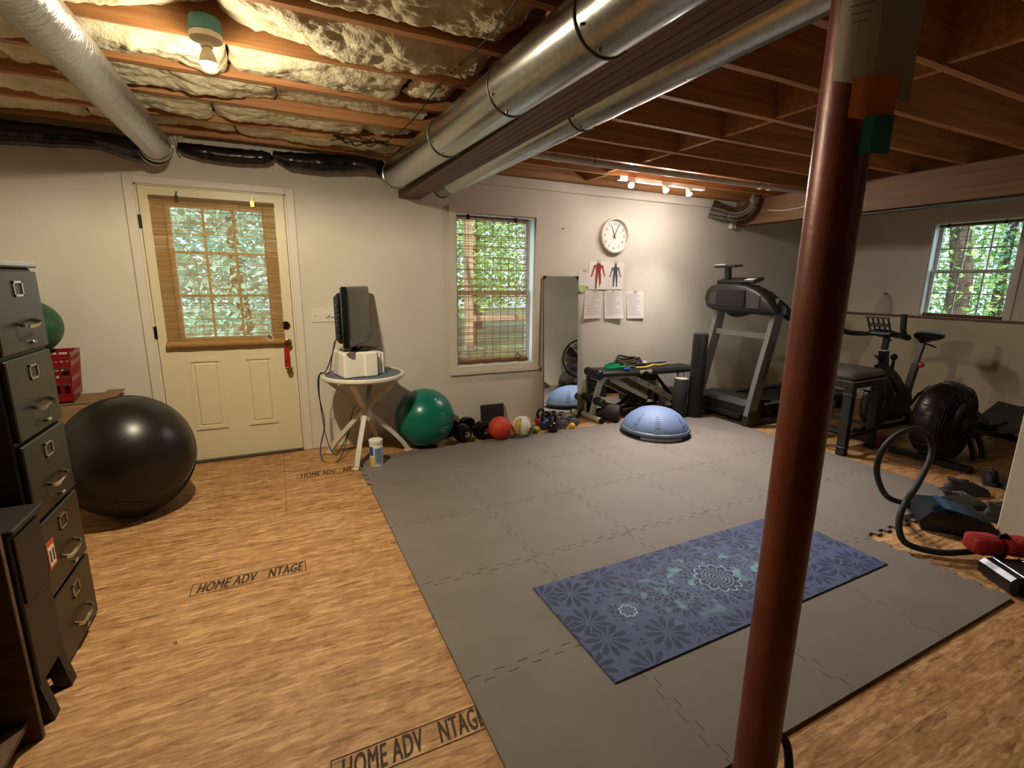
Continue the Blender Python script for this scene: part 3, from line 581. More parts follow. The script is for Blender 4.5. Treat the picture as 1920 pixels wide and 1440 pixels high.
# ---------------------------------------------------------------- foam tile mat
GX, GY, GT, GS = 1.293, -1.05, .007, .614
FOAM = mat('grey eva foam', '#756d65', .7, nz=.10, ns=3.5, bump=.15, bs=220, spec=.3)
def gp(a, b):
    a *= GS; b *= -GS
    return (GX + a * math.cos(GT) - b * math.sin(GT), GY + a * math.sin(GT) + b * math.cos(GT))
fm = thing('foam_floor_mat', 'large grey mat of interlocking foam tiles', 'foam mat', (*gp(3, 1.5), 0))
tiles = {(i, j) for j in range(-1, 3) for i in range(6)} | {(i, 3) for i in range(4)}
NT = 12; AMP = .015
def edge_pts(tooth):
    if not tooth: return [(0, 0), (1, 0)]
    out = [(0, 0), (.03, 0)]
    for k in range(NT):
        a = .03 + .94 * k / NT; b = .03 + .94 * (k + 1) / NT; s_ = AMP if k % 2 else -AMP
        out += [(a + .004, s_), (b - .004, s_)]
    return out + [(.97, 0), (1, 0)]
for (i, j) in sorted(tiles):
    poly = []; g = .0014 / GS
    # a shared seam is walked with the same points by both neighbours, so the tiles interlock
    def has(k, nb): return nb in tiles or (j == 2 and i > 3 and k == 2) or (j == 3 and i == 3 and k == 1) or (i == 0 and j == -1 and k == 3)
    top = [(i + t, j + o / GS + g) for t, o in edge_pts(has(0, (i, j - 1)))]; rgt_ = [(i + 1 + o / GS - g, j + t) for t, o in edge_pts(has(1, (i + 1, j)))]
    bot = [(i + t, j + 1 + o / GS - g) for t, o in edge_pts(has(2, (i, j + 1)))][::-1]; lef = [(i + o / GS + g, j + t) for t, o in edge_pts(has(3, (i - 1, j)))][::-1]
    poly = [(i + g, j + g)] + top[1:-1] + [(i + 1 - g, j + g)] + rgt_[1:-1] + [(i + 1 - g, j + 1 - g)] + bot[1:-1] + [(i + g, j + 1 - g)] + lef[1:-1]
    obj('tile', M().prism([gp(*p) for p in poly], .0125), FOAM, fm, world=True, smooth=0)
# ---------------------------------------------------------------- yoga mat
def yoga_mat():
    m = bpy.data.materials.new('flower print rubber'); m.use_nodes = True; nt = m.node_tree; N = nt.nodes; L = nt.links; b = N['Principled BSDF']; b.inputs['Roughness'].default_value = .75; b.inputs['Specular IOR Level'].default_value = .3
    tc = N.new('ShaderNodeTexCoord'); P0 = tc.outputs['Object']
    def mth(op, a, b_=None, c=None):
        n = N.new('ShaderNodeMath'); n.operation = op
        for k, x in enumerate((a, b_, c)):
            if x is None: continue
            if isinstance(x, (int, float)): n.inputs[k].default_value = x
            else: L.new(x, n.inputs[k])
        return n.outputs[0]
    def sub(a, v):
        n = N.new('ShaderNodeVectorMath'); n.operation = 'SUBTRACT'; L.new(a, n.inputs[0])
        if isinstance(v, tuple): n.inputs[1].default_value = v
        else: L.new(v, n.inputs[1])
        return n.outputs[0]
    def polar(v):
        s_ = N.new('ShaderNodeSeparateXYZ'); L.new(v, s_.inputs[0]); x, y = s_.outputs[0], s_.outputs[1]
        return mth('SQRT', mth('ADD', mth('MULTIPLY', x, x), mth('MULTIPLY', y, y))), mth('ARCTAN2', y, x), x, y
    sx = N.new('ShaderNodeSeparateXYZ'); L.new(P0, sx.inputs[0]); cx = N.new('ShaderNodeCombineXYZ'); L.new(sx.outputs[0], cx.inputs[0]); L.new(sx.outputs[1], cx.inputs[1]); P = cx.outputs[0]
    def flowers(scale, petals, rmax, ofs):
        vo = N.new('ShaderNodeTexVoronoi'); vo.voronoi_dimensions = '2D'; vo.inputs['Scale'].default_value = scale; vo.inputs['Randomness'].default_value = .75
        q = N.new('ShaderNodeVectorMath'); q.operation = 'ADD'; q.inputs[1].default_value = (ofs, ofs, 0); L.new(P, q.inputs[0]); L.new(q.outputs[0], vo.inputs['Vector'])
        d, a, x, y = polar(sub(q.outputs[0], vo.outputs['Position'])); dn = mth('MULTIPLY', d, scale)
        lobe = mth('ABSOLUTE', mth('COSINE', mth('MULTIPLY', a, petals / 2)))
        wid = mth('SUBTRACT', 1.0, mth('ABSOLUTE', mth('MULTIPLY_ADD', dn, 1 / rmax * 2, -1.0)))
        return mth('GREATER_THAN', mth('ADD', mth('MULTIPLY', wid, .9), lobe), 1.25), dn
    f1, dn1 = flowers(5.2, 11, .58, 3.3); f2, dn2 = flowers(13, 7, .55, 7.7)
    pick = mth('LESS_THAN', dn1, .60)
    fl_ = mth('MAXIMUM', mth('MULTIPLY', f1, pick), mth('MULTIPLY', f2, mth('SUBTRACT', 1.0, pick)))
    c1 = N.new('ShaderNodeMixRGB'); c1.inputs[1].default_value = rgb('#4d5778'); c1.inputs[2].default_value = rgb('#343b56'); L.new(fl_, c1.inputs[0])
    # mid zone of fine lacework and teal blooms
    d0, a0, x0, y0 = polar(sub(P, (-.02, 0, 0)))
    zone = N.new('ShaderNodeMapRange'); zone.inputs[1].default_value = 1.0; zone.inputs[2].default_value = .45
    L.new(mth('SQRT', mth('ADD', mth('MULTIPLY', mth('MULTIPLY', x0, 1.45), mth('MULTIPLY', x0, 1.45)), mth('MULTIPLY', mth('MULTIPLY', y0, 3.9), mth('MULTIPLY', y0, 3.9)))), zone.inputs[0])
    lace = N.new('ShaderNodeTexVoronoi'); lace.feature = 'DISTANCE_TO_EDGE'; lace.voronoi_dimensions = '2D'; lace.inputs['Scale'].default_value = 42; L.new(P, lace.inputs['Vector'])
    lm_ = mth('MULTIPLY', mth('LESS_THAN', lace.outputs['Distance'], .07), mth('MULTIPLY', zone.outputs[0], .55))
    c2 = N.new('ShaderNodeMixRGB'); c2.inputs[2].default_value = rgb('#7d90a8'); L.new(lm_, c2.inputs[0]); L.new(c1.outputs[0], c2.inputs[1])
    nz = N.new('ShaderNodeTexNoise'); nz.inputs['Scale'].default_value = 14; nz.inputs['Detail'].default_value = 1; L.new(P, nz.inputs['Vector'])
    tm = N.new('ShaderNodeMapRange'); tm.inputs[1].default_value = .55; tm.inputs[2].default_value = .68; L.new(nz.outputs[0], tm.inputs[0])
    c3 = N.new('ShaderNodeMixRGB'); c3.inputs[2].default_value = rgb('#76a6ac'); L.new(mth('MULTIPLY', tm.outputs[0], mth('MULTIPLY', zone.outputs[0], .85)), c3.inputs[0]); L.new(c2.outputs[0], c3.inputs[1])
    def mandala(c, R0, pet, prev):
        d, a, x, y = polar(sub(P, c)); rim = mth('ADD', R0, mth('MULTIPLY', mth('ABSOLUTE', mth('COSINE', mth('MULTIPLY', a, pet / 2))), R0 * .28))
        inside = mth('LESS_THAN', d, rim)
        lines = mth('GREATER_THAN', mth('SINE', mth('MULTIPLY', d, 6.283 * 5 / R0)), .45)
        beads = mth('GREATER_THAN', mth('COSINE', mth('MULTIPLY', a, pet * 2)), -.2)
        edge = mth('LESS_THAN', mth('ABSOLUTE', mth('SUBTRACT', d, rim)), .004)
        k = mth('MAXIMUM', mth('MULTIPLY', mth('MULTIPLY', lines, beads), mth('LESS_THAN', d, R0)), edge)
        dk = N.new('ShaderNodeMixRGB'); dk.inputs[2].default_value = rgb('#363d5a'); L.new(mth('MULTIPLY', inside, .8), dk.inputs[0]); L.new(prev, dk.inputs[1])
        o = N.new('ShaderNodeMixRGB'); o.inputs[2].default_value = rgb('#a9bccf'); L.new(mth('MULTIPLY', k, .75), o.inputs[0]); L.new(dk.outputs[0], o.inputs[1]); return o.outputs[0]
    out = mandala((-.023, -.01, 0), .085, 12, c3.outputs[0]); out = mandala((-.577, -.015, 0), .03, 8, out); out = mandala((.55, .05, 0), .06, 10, out)
    L.new(out, b.inputs['Base Color']); return m
ym = obj('yoga_mat', M().box((0, 0, .0035), (1.745, .606, .006), .0015), yoga_mat(), None, 'blue purple flower printed yoga mat lying on the grey tiles', 'yoga mat', loc=(2.657, -2.80, .0128)); ym.rotation_euler = (0, 0, math.radians(.9))
# ---------------------------------------------------------------- support post and notes
PX, PY, PR = 1.885, -3.595, .052
sp = thing('support_post', 'rust red steel column standing at the mat edge', 'post', (PX, PY, 0))
RUST = mat('rust red paint', '#6e3320', .38, .2, nz=.25, ns=7, c2='#592414', bump=.08, bs=50)
obj('column', M().lathe([(PR, .01), (PR, 2.066)], 40), RUST, sp); obj('base_plate', M().box((0, 0, .005), (.16, .16, .01), .002), RUST, sp); obj('cap_plate', M().box((0, 0, 2.074), (.18, .2, .014), .002), RUST, sp)
dcam = V(.809 - PX, -4.278 - PY, 0).normalized(); rgt = V(-dcam.y, dcam.x, 0)
if rgt.dot(right) < 0: rgt = -rgt
base = V(PX, PY, 0) + dcam * (PR + .004)
def note(name, label, ua, uc, ub, z0a, z0b, z1, mt, off, bend=.02):
    m = M()
    def f(u, v):
        w = ua + (ub - ua) * u; zb = z0a + (z0b - z0a) * u; q = base + dcam * off + rgt * w - dcam * (bend * max(0, (w - uc) / max(.001, ub - uc)) + .9 * max(0, -w - .012) ** 2 / PR); q.z = zb + (z1 - zb) * v; return q
    m.sheet(f, 12, 4, dcam * .0006); return obj(name, m, mt, None, label, 'paper note')
n1 = note('paper_sheet', 'creased white paper sheet taped high on the red post', -.032, .033, .100, 1.805, 1.757, 2.06, mat('grey paper', '#a79f8c', .85), .002, .055)
note('sticky_note', 'orange paper scrap stuck below the white sheet on post', .003, .03, .077, 1.732, 1.712, 1.800, mat('orange paper', '#c06a1e', .8), .004, .022)
note('sticky_note', 'teal paper tab hanging below the orange scrap on post', .03, .05, .078, 1.664, 1.660, 1.728, mat('teal paper', '#1f6a5c', .8), .006, .015)
sq_ = M()
for i in range(3): sq_.bb(-.018 + .003 * i, .022 - .004 * i, -.0002, .0002, 1.925 - .014 * i, 1.9265 - .014 * i)
for p in sq_.v: p[:] = base + dcam * .0035 + rgt * p.x + V(0, 0, p.z)
obj('handwriting', sq_, mat('faint pencil', '#7c766b', .9), n1, world=True, smooth=0, kind='stuff')
ring = M().tube(spline([(2.0, -3.625, .012), (2.05, -3.59, .05), (2.055, -3.57, .10), (2.03, -3.555, .125), (1.985, -3.55, .11)], 6), .012, 8); obj('strap_loop', ring, BLKRUB, None, 'black strap loop lying at the foot of the red post', 'strap')
# ---------------------------------------------------------------- table with television
WPL = mat('weathered white resin', '#d9d2c2', .5, nz=.1, ns=20)
TX, TY = 1.372, -.43
tb = thing('round_table', 'round white resin table with blue top beside the door', 'table', (TX, TY, 0))
obj('table_rim', M().lathe([(.285, .688), (.306, .672), (.315, .683), (.315, .699), (.305, .708), (.285, .704)], 48, ring=True), WPL, tb); obj('table_top', M().lathe([(0, .685), (.288, .685), (.288, .702), (0, .702)], 40), mat('slate blue laminate', '#55606b', .45, nz=.15, ns=30), tb)
feet = [(1.255, -.64), (1.711, -.378), (1.111, -.187), (1.52, -.12)]
for (fx, fy) in feet:
    ex, ey = fx - TX, fy - TY
    p = spline([(ex, ey, .02), (ex * .75, ey * .75, .14), (ex * .12, ey * .12, .37), (-ex * .45, -ey * .45, .56), (-ex * .8, -ey * .8, .675)], 5)
    lg = obj('leg', M().tube(p, 0, 4, sq=(.017, .021)), WPL, tb); obj('foot', M().box((ex, ey, .011), (.06, .05, .022), .006, rotm(0, 0, math.degrees(math.atan2(ey, ex)))), WPL, lg)
obj('hub', M().lathe([(0, .325), (.042, .325), (.048, .36), (.042, .41), (0, .41)], 16), WPL, tb)
STY = mat('white foam block', '#e9e2d3', .85, bump=.1, bs=120)
fbk = thing('foam_block', 'white polystyrene packing block under the television', 'packing block', (1.335, -.47, .703), 12)
obj('block_body', M().box((-.075, 0, .093), (.16, .26, .186), .008).box((.045, -.01, .0925), (.1, .27, .185), .008), STY, fbk)
for i in range(3): obj('rib', M().box((.105 + .030 * i, .03 + .012 * i, .091 - .004 * i), (.022, .25, .182 - .008 * i), .006), STY, fbk)
A0, A1_ = V(1.243, -.70, 0), V(1.490, -.115, 0); tv = thing('television', 'small black flat television turned sideways on the foam block', 'television', ((A0.x + A1_.x) / 2 - .02, (A0.y + A1_.y) / 2, .89), math.degrees(math.atan2(A1_.y - A0.y, A1_.x - A0.x)))
Wt = (A1_ - A0).length  # local +x runs along the screen, local -y is the screen side
TVB = mat('glossy black plastic', '#0f0e0e', .22); 
obj('bezel', M().box((0, 0, .255), (Wt, .05, .44), .012), TVB, tv); obj('screen', M().box((0, -.0245, .275), (Wt - .06, .006, .335), .001), mat('dark screen', '#39362f', .28, spec=.4), tv)
bk = M()
for k in range(2): pass
bk.prism([(-.30, .06), (.30, .06), (.26, .44), (-.26, .44)], .001, lambda u, v, w: (u, .03, v))
obj('back_cover', M().box((0, .055, .25), (Wt - .08, .07, .36), .03), BLACK, tv)
for i in range(7): obj('port', M().box((-Wt / 2 + .036, .055, .13 + .036 * i), (.02, .022, .016), .002), CHROME, tv)
obj('stand_neck', M().box((0, .02, .03), (.14, .05, .05), .01), TVB, tv); obj('stand_base', M().lathe([(0, .0), (.145, .0), (.14, .008), (.05, .018), (0, .018)], 36, (0, .0, 0)), TVB, tv)
def cord(label, pts, r=.004, mt=BLACK, name='power_cable'): return obj(name, M().tube(spline(pts, 8), r, 6), mt, None, label, 'cable')
cord('black cable looping from television down to the floor', [(1.175, -.55, .99), (1.13, -.58, .86), (1.09, -.52, .75), (1.045, -.43, .70), (1.04, -.40, .55), (1.07, -.33, .3), (1.03, -.30, .1), (1.04, -.36, .006), (1.14, -.42, .006), (1.22, -.3, .1), (1.30, -.2, .33), (1.36, -.1, .40)])
cord('second black cable hanging behind the round table', [(1.165, -.52, .97), (1.14, -.50, .84), (1.12, -.42, .716), (1.058, -.36, .70), (1.05, -.33, .45), (1.09, -.22, .12), (1.15, -.25, .006), (1.25, -.22, .15), (1.4, -.09, .36), (1.55, -.02, .40)], .0035)
wp = thing('wipes_tub', 'white cylindrical wipes tub with blue and yellow label', 'tub', (1.408, -.625, .0))
obj('tub_body', M().lathe([(0, 0), (.049, 0), (.05, .005), (.05, .185), (.047, .19), (0, .19)], 28), mat('tub plastic', '#d8d6d2', .4), wp)
obj('tub_lid', M().lathe([(.0, .19), (.052, .19), (.053, .2), (.052, .216), (.044, .22), (0, .22)], 28), WHITEP, wp)
def arc_panel(r, a0, a1, z0, z1, n=12): return M().sheet(lambda u, v: (r * math.cos(math.radians(a0 + (a1 - a0) * u)), r * math.sin(math.radians(a0 + (a1 - a0) * u)), z0 + (z1 - z0) * v), n, 1)
obj('label_blue', arc_panel(.0506, 185, 235, .10, .17), mat('label blue', '#2b4a8c', .5), wp, fix=False); obj('label_yellow', arc_panel(.0506, 195, 250, .02, .085), mat('label yellow', '#d9b95e', .5), wp, fix=False); obj('label_grey', arc_panel(.0506, 245, 320, .03, .16), mat('label grey blue', '#8ea0b4', .5), wp, fix=False)
for i in range(6): obj('label_print', arc_panel(.0509, 250, 305 - 6 * (i % 3), .14 - .018 * i, .147 - .018 * i), mat('label ink', '#45587a', .6), wp, fix=False)
# wall plates
sw = thing('switch_plate', 'white four gang switch plate right of the door', 'switch', (1.142, 0, 1.07))
obj('plate', M().box((0, -.004, .058), (.19, .008, .116), .003), WHITEP, sw)
for x in (-.066, -.022): obj('toggle', M().box((x, -.012, .06), (.009, .014, .02), .002), WHITEP, sw)
for x in (.024, .066): obj('dimmer_knob', M().lathe([(.019, 0), (.019, .012), (.017, .017), (0, .017)], 20, (x, -.008, .058), rotm(90)), WHITEP, sw)
for (x, z, lb) in ((1.578, .33, 'white outlet plate on wall behind the round table'), (5.04, .30, 'white outlet plate on wall behind the weight bench')):
    ot = thing('outlet_plate', lb, 'outlet', (x, 0, z)); obj('plate', M().box((0, -.003, .06), (.075, .006, .118), .003), WHITEP, ot)
    for k in (.035, .085): obj('socket_face', M().box((0, -.0065, k), (.034, .003, .028), .001), WHITEP, ot)
    if x > 4: obj('plug', M().box((.0, -.025, .087), (.03, .035, .026), .006).tube(spline([(.0, -.04, .087), (.05, -.06, .08), (.07, -.05, -.02)], 5), .004, 6), BLACK, ot)
# ---------------------------------------------------------------- balls
def ball_mat(name, c, r): return mat(name, c, r, bump=.0, spec=.5)
bb_ = thing('exercise_ball', 'large black exercise ball beside the filing cabinet', 'exercise ball', (-.065, -.80, 0)); BR = (.338, .338, .362)
obj('ball_body', M().sph((0, 0, BR[2]), BR, 64, 40), mat('black vinyl', '#17140f', .33, spec=.4), bb_)
for k in range(-7, 8):
    if abs(k) < 1: continue
    a = k * .062 + .03; zz = math.sin(a) * BR[2]; rr = math.cos(a) * BR[0] * 1.0005
    ax = M(); n = 64
    # grip rings run round the ball's own tilted axis
    mx = rotm(0, 62, -58)
    ax.tube([mx @ V(rr * math.cos(q * 6.2832 / n), rr * math.sin(q * 6.2832 / n), math.sin(a) * BR[0]) for q in range(n)], .0026, 5, closed=True)
    for p in ax.v: p.z = p.z * BR[2] / BR[0] + BR[2]
    obj('grip_ring', ax, MT['black vinyl'], bb_)
gb = thing('exercise_ball', 'glossy green exercise ball under the round table edge', 'exercise ball', (1.883, -.301, 0))
obj('ball_body', M().sph((0, 0, .2525), .2525, 64, 40), mat('green vinyl', '#0a6a5a', .28, spec=.45), gb); obj('valve_plug', M().sph((.055, -.155, .445), .008, 10, 6), mat('pale plug', '#cfd8c8', .4), gb)
for k in (-4, -3, -2, 2, 3, 4):
    a = k * .08; obj('grip_ring', M().tube([(.2527 * math.cos(a) * math.cos(q * .0982), .2527 * math.cos(a) * math.sin(q * .0982), .2525 + .2527 * math.sin(a)) for q in range(64)], .0011, 4, closed=True), MT['green vinyl'], gb)
obj('play_ball', M().sph((2.552, -.408, .1065), .1065, 40, 24), mat('red pebbled rubber', '#c23a22', .5, bump=.25, bs=260), None, 'red pebbled rubber ball near the mat edge', 'ball')
vb = thing('volleyball', 'white panelled ball with yellow and green stripes', 'ball', (2.776, -.413, 0)); vmx = rotm(25, 30, 10)
obj('ball_body', M().sph((0, 0, .099), .0985, 40, 24), mat('ball white', '#d9d3c2', .5), vb)
def sph_patch(c, r, a0, a1, b0, b1, mx, n=10): return M().sheet(lambda u, v: V(c) + mx @ V(r * math.cos(math.radians(b0 + (b1 - b0) * v)) * math.cos(math.radians(a0 + (a1 - a0) * u)), r * math.cos(math.radians(b0 + (b1 - b0) * v)) * math.sin(math.radians(a0 + (a1 - a0) * u)), r * math.sin(math.radians(b0 + (b1 - b0) * v))), n, n)
for (a0, a1, c_, nm) in ((196, 222, '#c79a2c', 'yellow'), (224, 236, '#7d8a4e', 'green'), (300, 318, '#7d8a4e', 'green'), (40, 70, '#c79a2c', 'yellow')):
    obj('stripe_panel', sph_patch((0, 0, .099), .0992, a0, a1, -38, 62, rotm(0, 0, 0)), mat('ball ' + nm, c_, .5), vb, fix=False)
for k in range(6): obj('seam', M().tube([V(0, 0, .099) + rotm(0, 0, 30 * k) @ rotm(90) @ V(.0987 * math.cos(q * .157), .0987 * math.sin(q * .157), 0) for q in range(40)], .0012, 4, closed=True), mat('seam grey', '#a9a290', .7), vb)
obj('grip_pad', sph_patch((0, 0, .099), .1005, 285, 330, -35, 5, rotm(0, 0, 0)), mat('green net', '#66704a', .8, bump=.5, bs=150), vb, fix=False)
tn = thing('tennis_ball', 'yellow green tennis ball right of the striped ball', 'ball', (2.935, -.385, 0)); obj('felt', M().sph((0, 0, .036), .036, 24, 14), mat('tennis felt', '#b9bd4a', .95, bump=.5, bs=300), tn)
for s_ in (-1, 1): obj('seam', M().tube(spline([rotm(20, 10, -35) @ V(.0362 * math.cos(q), .0362 * math.sin(q) * .75, s_ * .016 * math.cos(2 * q) + s_ * .016) .normalized() * .0364 + V(0, 0, .036) for q in [i * .5236 for i in range(12)]], 3, True), .0013, 5, closed=True), mat('seam dark', '#6f7340', .9), tn)
obj('massage_ball', M().sph((3.329, -.407, .033), .033, 20, 12), mat('yellow rubber', '#d8a91c', .5), None, 'small yellow rubber ball in front of the hex weights', 'ball')
# ---------------------------------------------------------------- weights
BLKIRON = mat('black iron', '#0f0f0f', .3, .4)
def plate_dumbbell(label, loc, rz, tilt=0):
    t = thing('dumbbell', label, 'dumbbell', loc, rz, 'black plate dumbbells')
    obj('handle', M().cyl((0, -.2, .085), (0, .2, .085), .014, n=14), CHROME, t)
    for s_ in (-1, 1):
        for (d, r) in ((.085, .08), (.118, .08), (.145, .068)):
            obj('weight_plate', M().lathe([(.02, -.013), (r - .006, -.013), (r, -.008), (r, .008), (r - .006, .013), (.02, .013)], 32, (0, s_ * d, .085), rotm(90), True), BLKIRON, t)
        st_ = [(((.033 if k % 2 == 0 else .022) * math.cos(k * math.pi / 6)), ((.033 if k % 2 == 0 else .022) * math.sin(k * math.pi / 6))) for k in range(12)]
        obj('star_collar', M().prism(st_, .022, lambda u, v, w: (u, s_ * (.16 + w), .085 + v)), CHROME, t)
    return t
plate_dumbbell('black plate dumbbell half hidden behind the green ball', (2.19, -.245, 0), 14); plate_dumbbell('black plate dumbbell with star collar left of the red ball', (2.365, -.235, 0), 18)
hd = thing('dumbbell', 'low black fixed weight lying behind the red ball', 'dumbbell', (2.525, -.205, 0), 75)
obj('handle', M().cyl((-.07, 0, .05), (.07, 0, .05), .014, n=12), BLKIRON, hd)
for s_ in (-1, 1): obj('head', M().prism([(.05 * math.cos(k * math.pi / 3 + .52), .05 * math.sin(k * math.pi / 3 + .52)) for k in range(6)], .06, lambda u, v, w: (s_ * (.035 + w), u, .05 + v * .98 - .006)), BLKRUB, hd)
sb = obj('tablet_case', M().box((2.63, -.055, .12), (.245, .022, .235), .006, rotm(-9, 0, 0)), mat('charcoal case', '#1f1c20', .6), None, 'charcoal flat case leaning on wall behind the red ball', 'case')
def kettlebell(label, loc, rz, r, cm):
    t = thing('kettlebell', label, 'kettlebell', loc, rz, 'kettlebells by the mirror')
    obj('bell', M().lathe([(0, 0), (r * .55, 0), (r * .8, r * .2), (r, r * .85), (r * .88, r * 1.4), (r * .5, r * 1.78), (0, r * 1.88)], 28), cm, t)
    obj('handle', M().tube(spline([(-r * .5, 0, r * 1.35), (-r * .86, 0, r * 2.1), (-r * .66, 0, r * 2.75), (0, 0, r * 2.92), (r * .66, 0, r * 2.75), (r * .86, 0, r * 2.1), (r * .5, 0, r * 1.35)], 6), r * .22, 10), BLKIRON, t); return t
kettlebell('red coated kettlebell, leftmost of the three', (3.10, -.172, 0), 25, .056, mat('red vinyl coat', '#8e1f2c', .35)); kettlebell('navy coated kettlebell, middle of the three', (3.088, -.295, 0), 20, .058, mat('navy vinyl coat', '#1b2f55', .35)); kettlebell('glossy black kettlebell, nearest the mat edge', (3.10, -.421, 0), 30, .060, mat('black enamel', '#151314', .2))
def hexbell(label, loc, rz, s_):
    t = thing('hex_dumbbell', label, 'dumbbell', loc, rz, 'grey hex dumbbells'); gm = mat('grey neoprene', '#5b5f66', .5)
    obj('handle', M().cyl((0, -s_ * 1.6, s_ * .86), (0, s_ * 1.6, s_ * .86), s_ * .36, n=12), gm, t)
    for q in (-1, 1):
        hp = [(s_ * math.cos(k * math.pi / 3), s_ * math.sin(k * math.pi / 3)) for k in range(6)]; hd_ = obj('head', M().prism(hp, s_ * 1.0, lambda u, v, w: (u, q * (s_ * .9 + w), s_ * .866 + v)), gm, t)
        obj('end_ring', M().tube([(s_ * .5 * math.cos(k * .5236), q * s_ * 1.91, s_ * .866 + s_ * .5 * math.sin(k * .5236)) for k in range(12)], s_ * .05, 5, closed=True), mat('ring grey', '#7a7e85', .5), hd_)
hexbell('grey hex dumbbell right beside the black kettlebell', (3.275, -.285, 0), -12, .046); hexbell('grey hex dumbbell, rightmost of the group', (3.425, -.265, 0), -14, .044); hexbell('grey hex dumbbell at the back by the mirror foot', (3.35, -.105, 0), 70, .042)
# ---------------------------------------------------------------- mirrors
MB = mat('mirror backing', '#3a3a34', .6)
def mirror(name, label, p0, ux, w, h, lean, clips=True):
    """p0 base left corner; ux along the base; leaning back by lean metres at the top"""
    ux = V(ux).normalized(); nb = V(-ux.y, ux.x, 0); P0 = V(p0); t = thing(name, label, 'mirror', P0 + ux * w / 2); upv = (V(0, 0, math.sqrt(h * h - lean * lean)) + nb * lean).normalized(); nn = ux.cross(upv)  # nn faces the room
    mx = Matrix((ux, nn, upv)).transposed(); c = P0 + ux * w / 2 + upv * h / 2
    obj('glass', M().box(c, (w, .004, h), .0008, mx), MIRROR, t, world=True); obj('backing', M().box(c - nn * .0045, (w + .004, .004, h + .004), 0, mx), MB, t, world=True)
    if clips:
        for a in (0, 1):
            for b in (0, 1):
                q = P0 + ux * (w * a) + upv * (h * b); sx = 1 if a == 0 else -1; sz = 1 if b == 0 else -1
                m = M(); poly = [(0, 0), (.045, 0), (0, .045)]
                m.prism(poly, .008, lambda u, v, z: q + ux * sx * (u - .003) + upv * sz * (v - .003) + nn * (z - .002)); obj('corner_clip', m, BLACK, t, world=True)
    return t
mirror('wall_mirror', 'tall frameless mirror with black corner clips leaning beside the window', (3.186, -.105, .004), (1, .0, 0), .40, 1.47, .088)
mirror('floor_mirror', 'low wide mirror standing on the floor behind the bench', (3.74, -.055, .004), (1, 0, 0), 1.0, .44, .035, False)
# ---------------------------------------------------------------- clock and papers
ck = thing('wall_clock', 'round white wall clock with black numerals', 'clock', (4.012, 0, 1.71)); cz = .182
obj('clock_rim', M().lathe([(.150, 0), (.176, 0), (.180, .02), (.174, .04), (.162, .044), (.152, .03), (.150, .02)], 48, (0, 0, cz), rotm(90), True), mat('clock white', '#e2d8c8', .4), ck)
obj('clock_face', M().lathe([(0, 0), (.155, 0), (.155, .014), (0, .014)], 48, (0, 0, cz), rotm(90)), PAPER, ck)
for h in range(1, 13):
    a = math.radians(90 - 30 * h); text('numeral', str(h), .044, (.122 * math.cos(a), -.0145, cz + .122 * math.sin(a) - .015), (1, 0, 0), (0, 0, 1), INKB, ck, .003, align='CENTER', world=False)
def hand(name, ang, l, w, y, back=.03):
    a = math.radians(90 - ang); d = V(math.cos(a), 0, math.sin(a)); n = V(-d.z, 0, d.x); c = V(0, y, cz); obj(name, M().prism([(-back, -w), (l, -w * .4), (l, w * .4), (-back, w)], .001, lambda u, v, q: c + d * u + n * v + V(0, -q, 0)), INKB, ck)
hand('hour_hand', -22, .105, .0055, -.017); hand('minute_hand', 24, .135, .0045, -.019); hand('second_hand', 62, .115, .0015, -.021, .04)
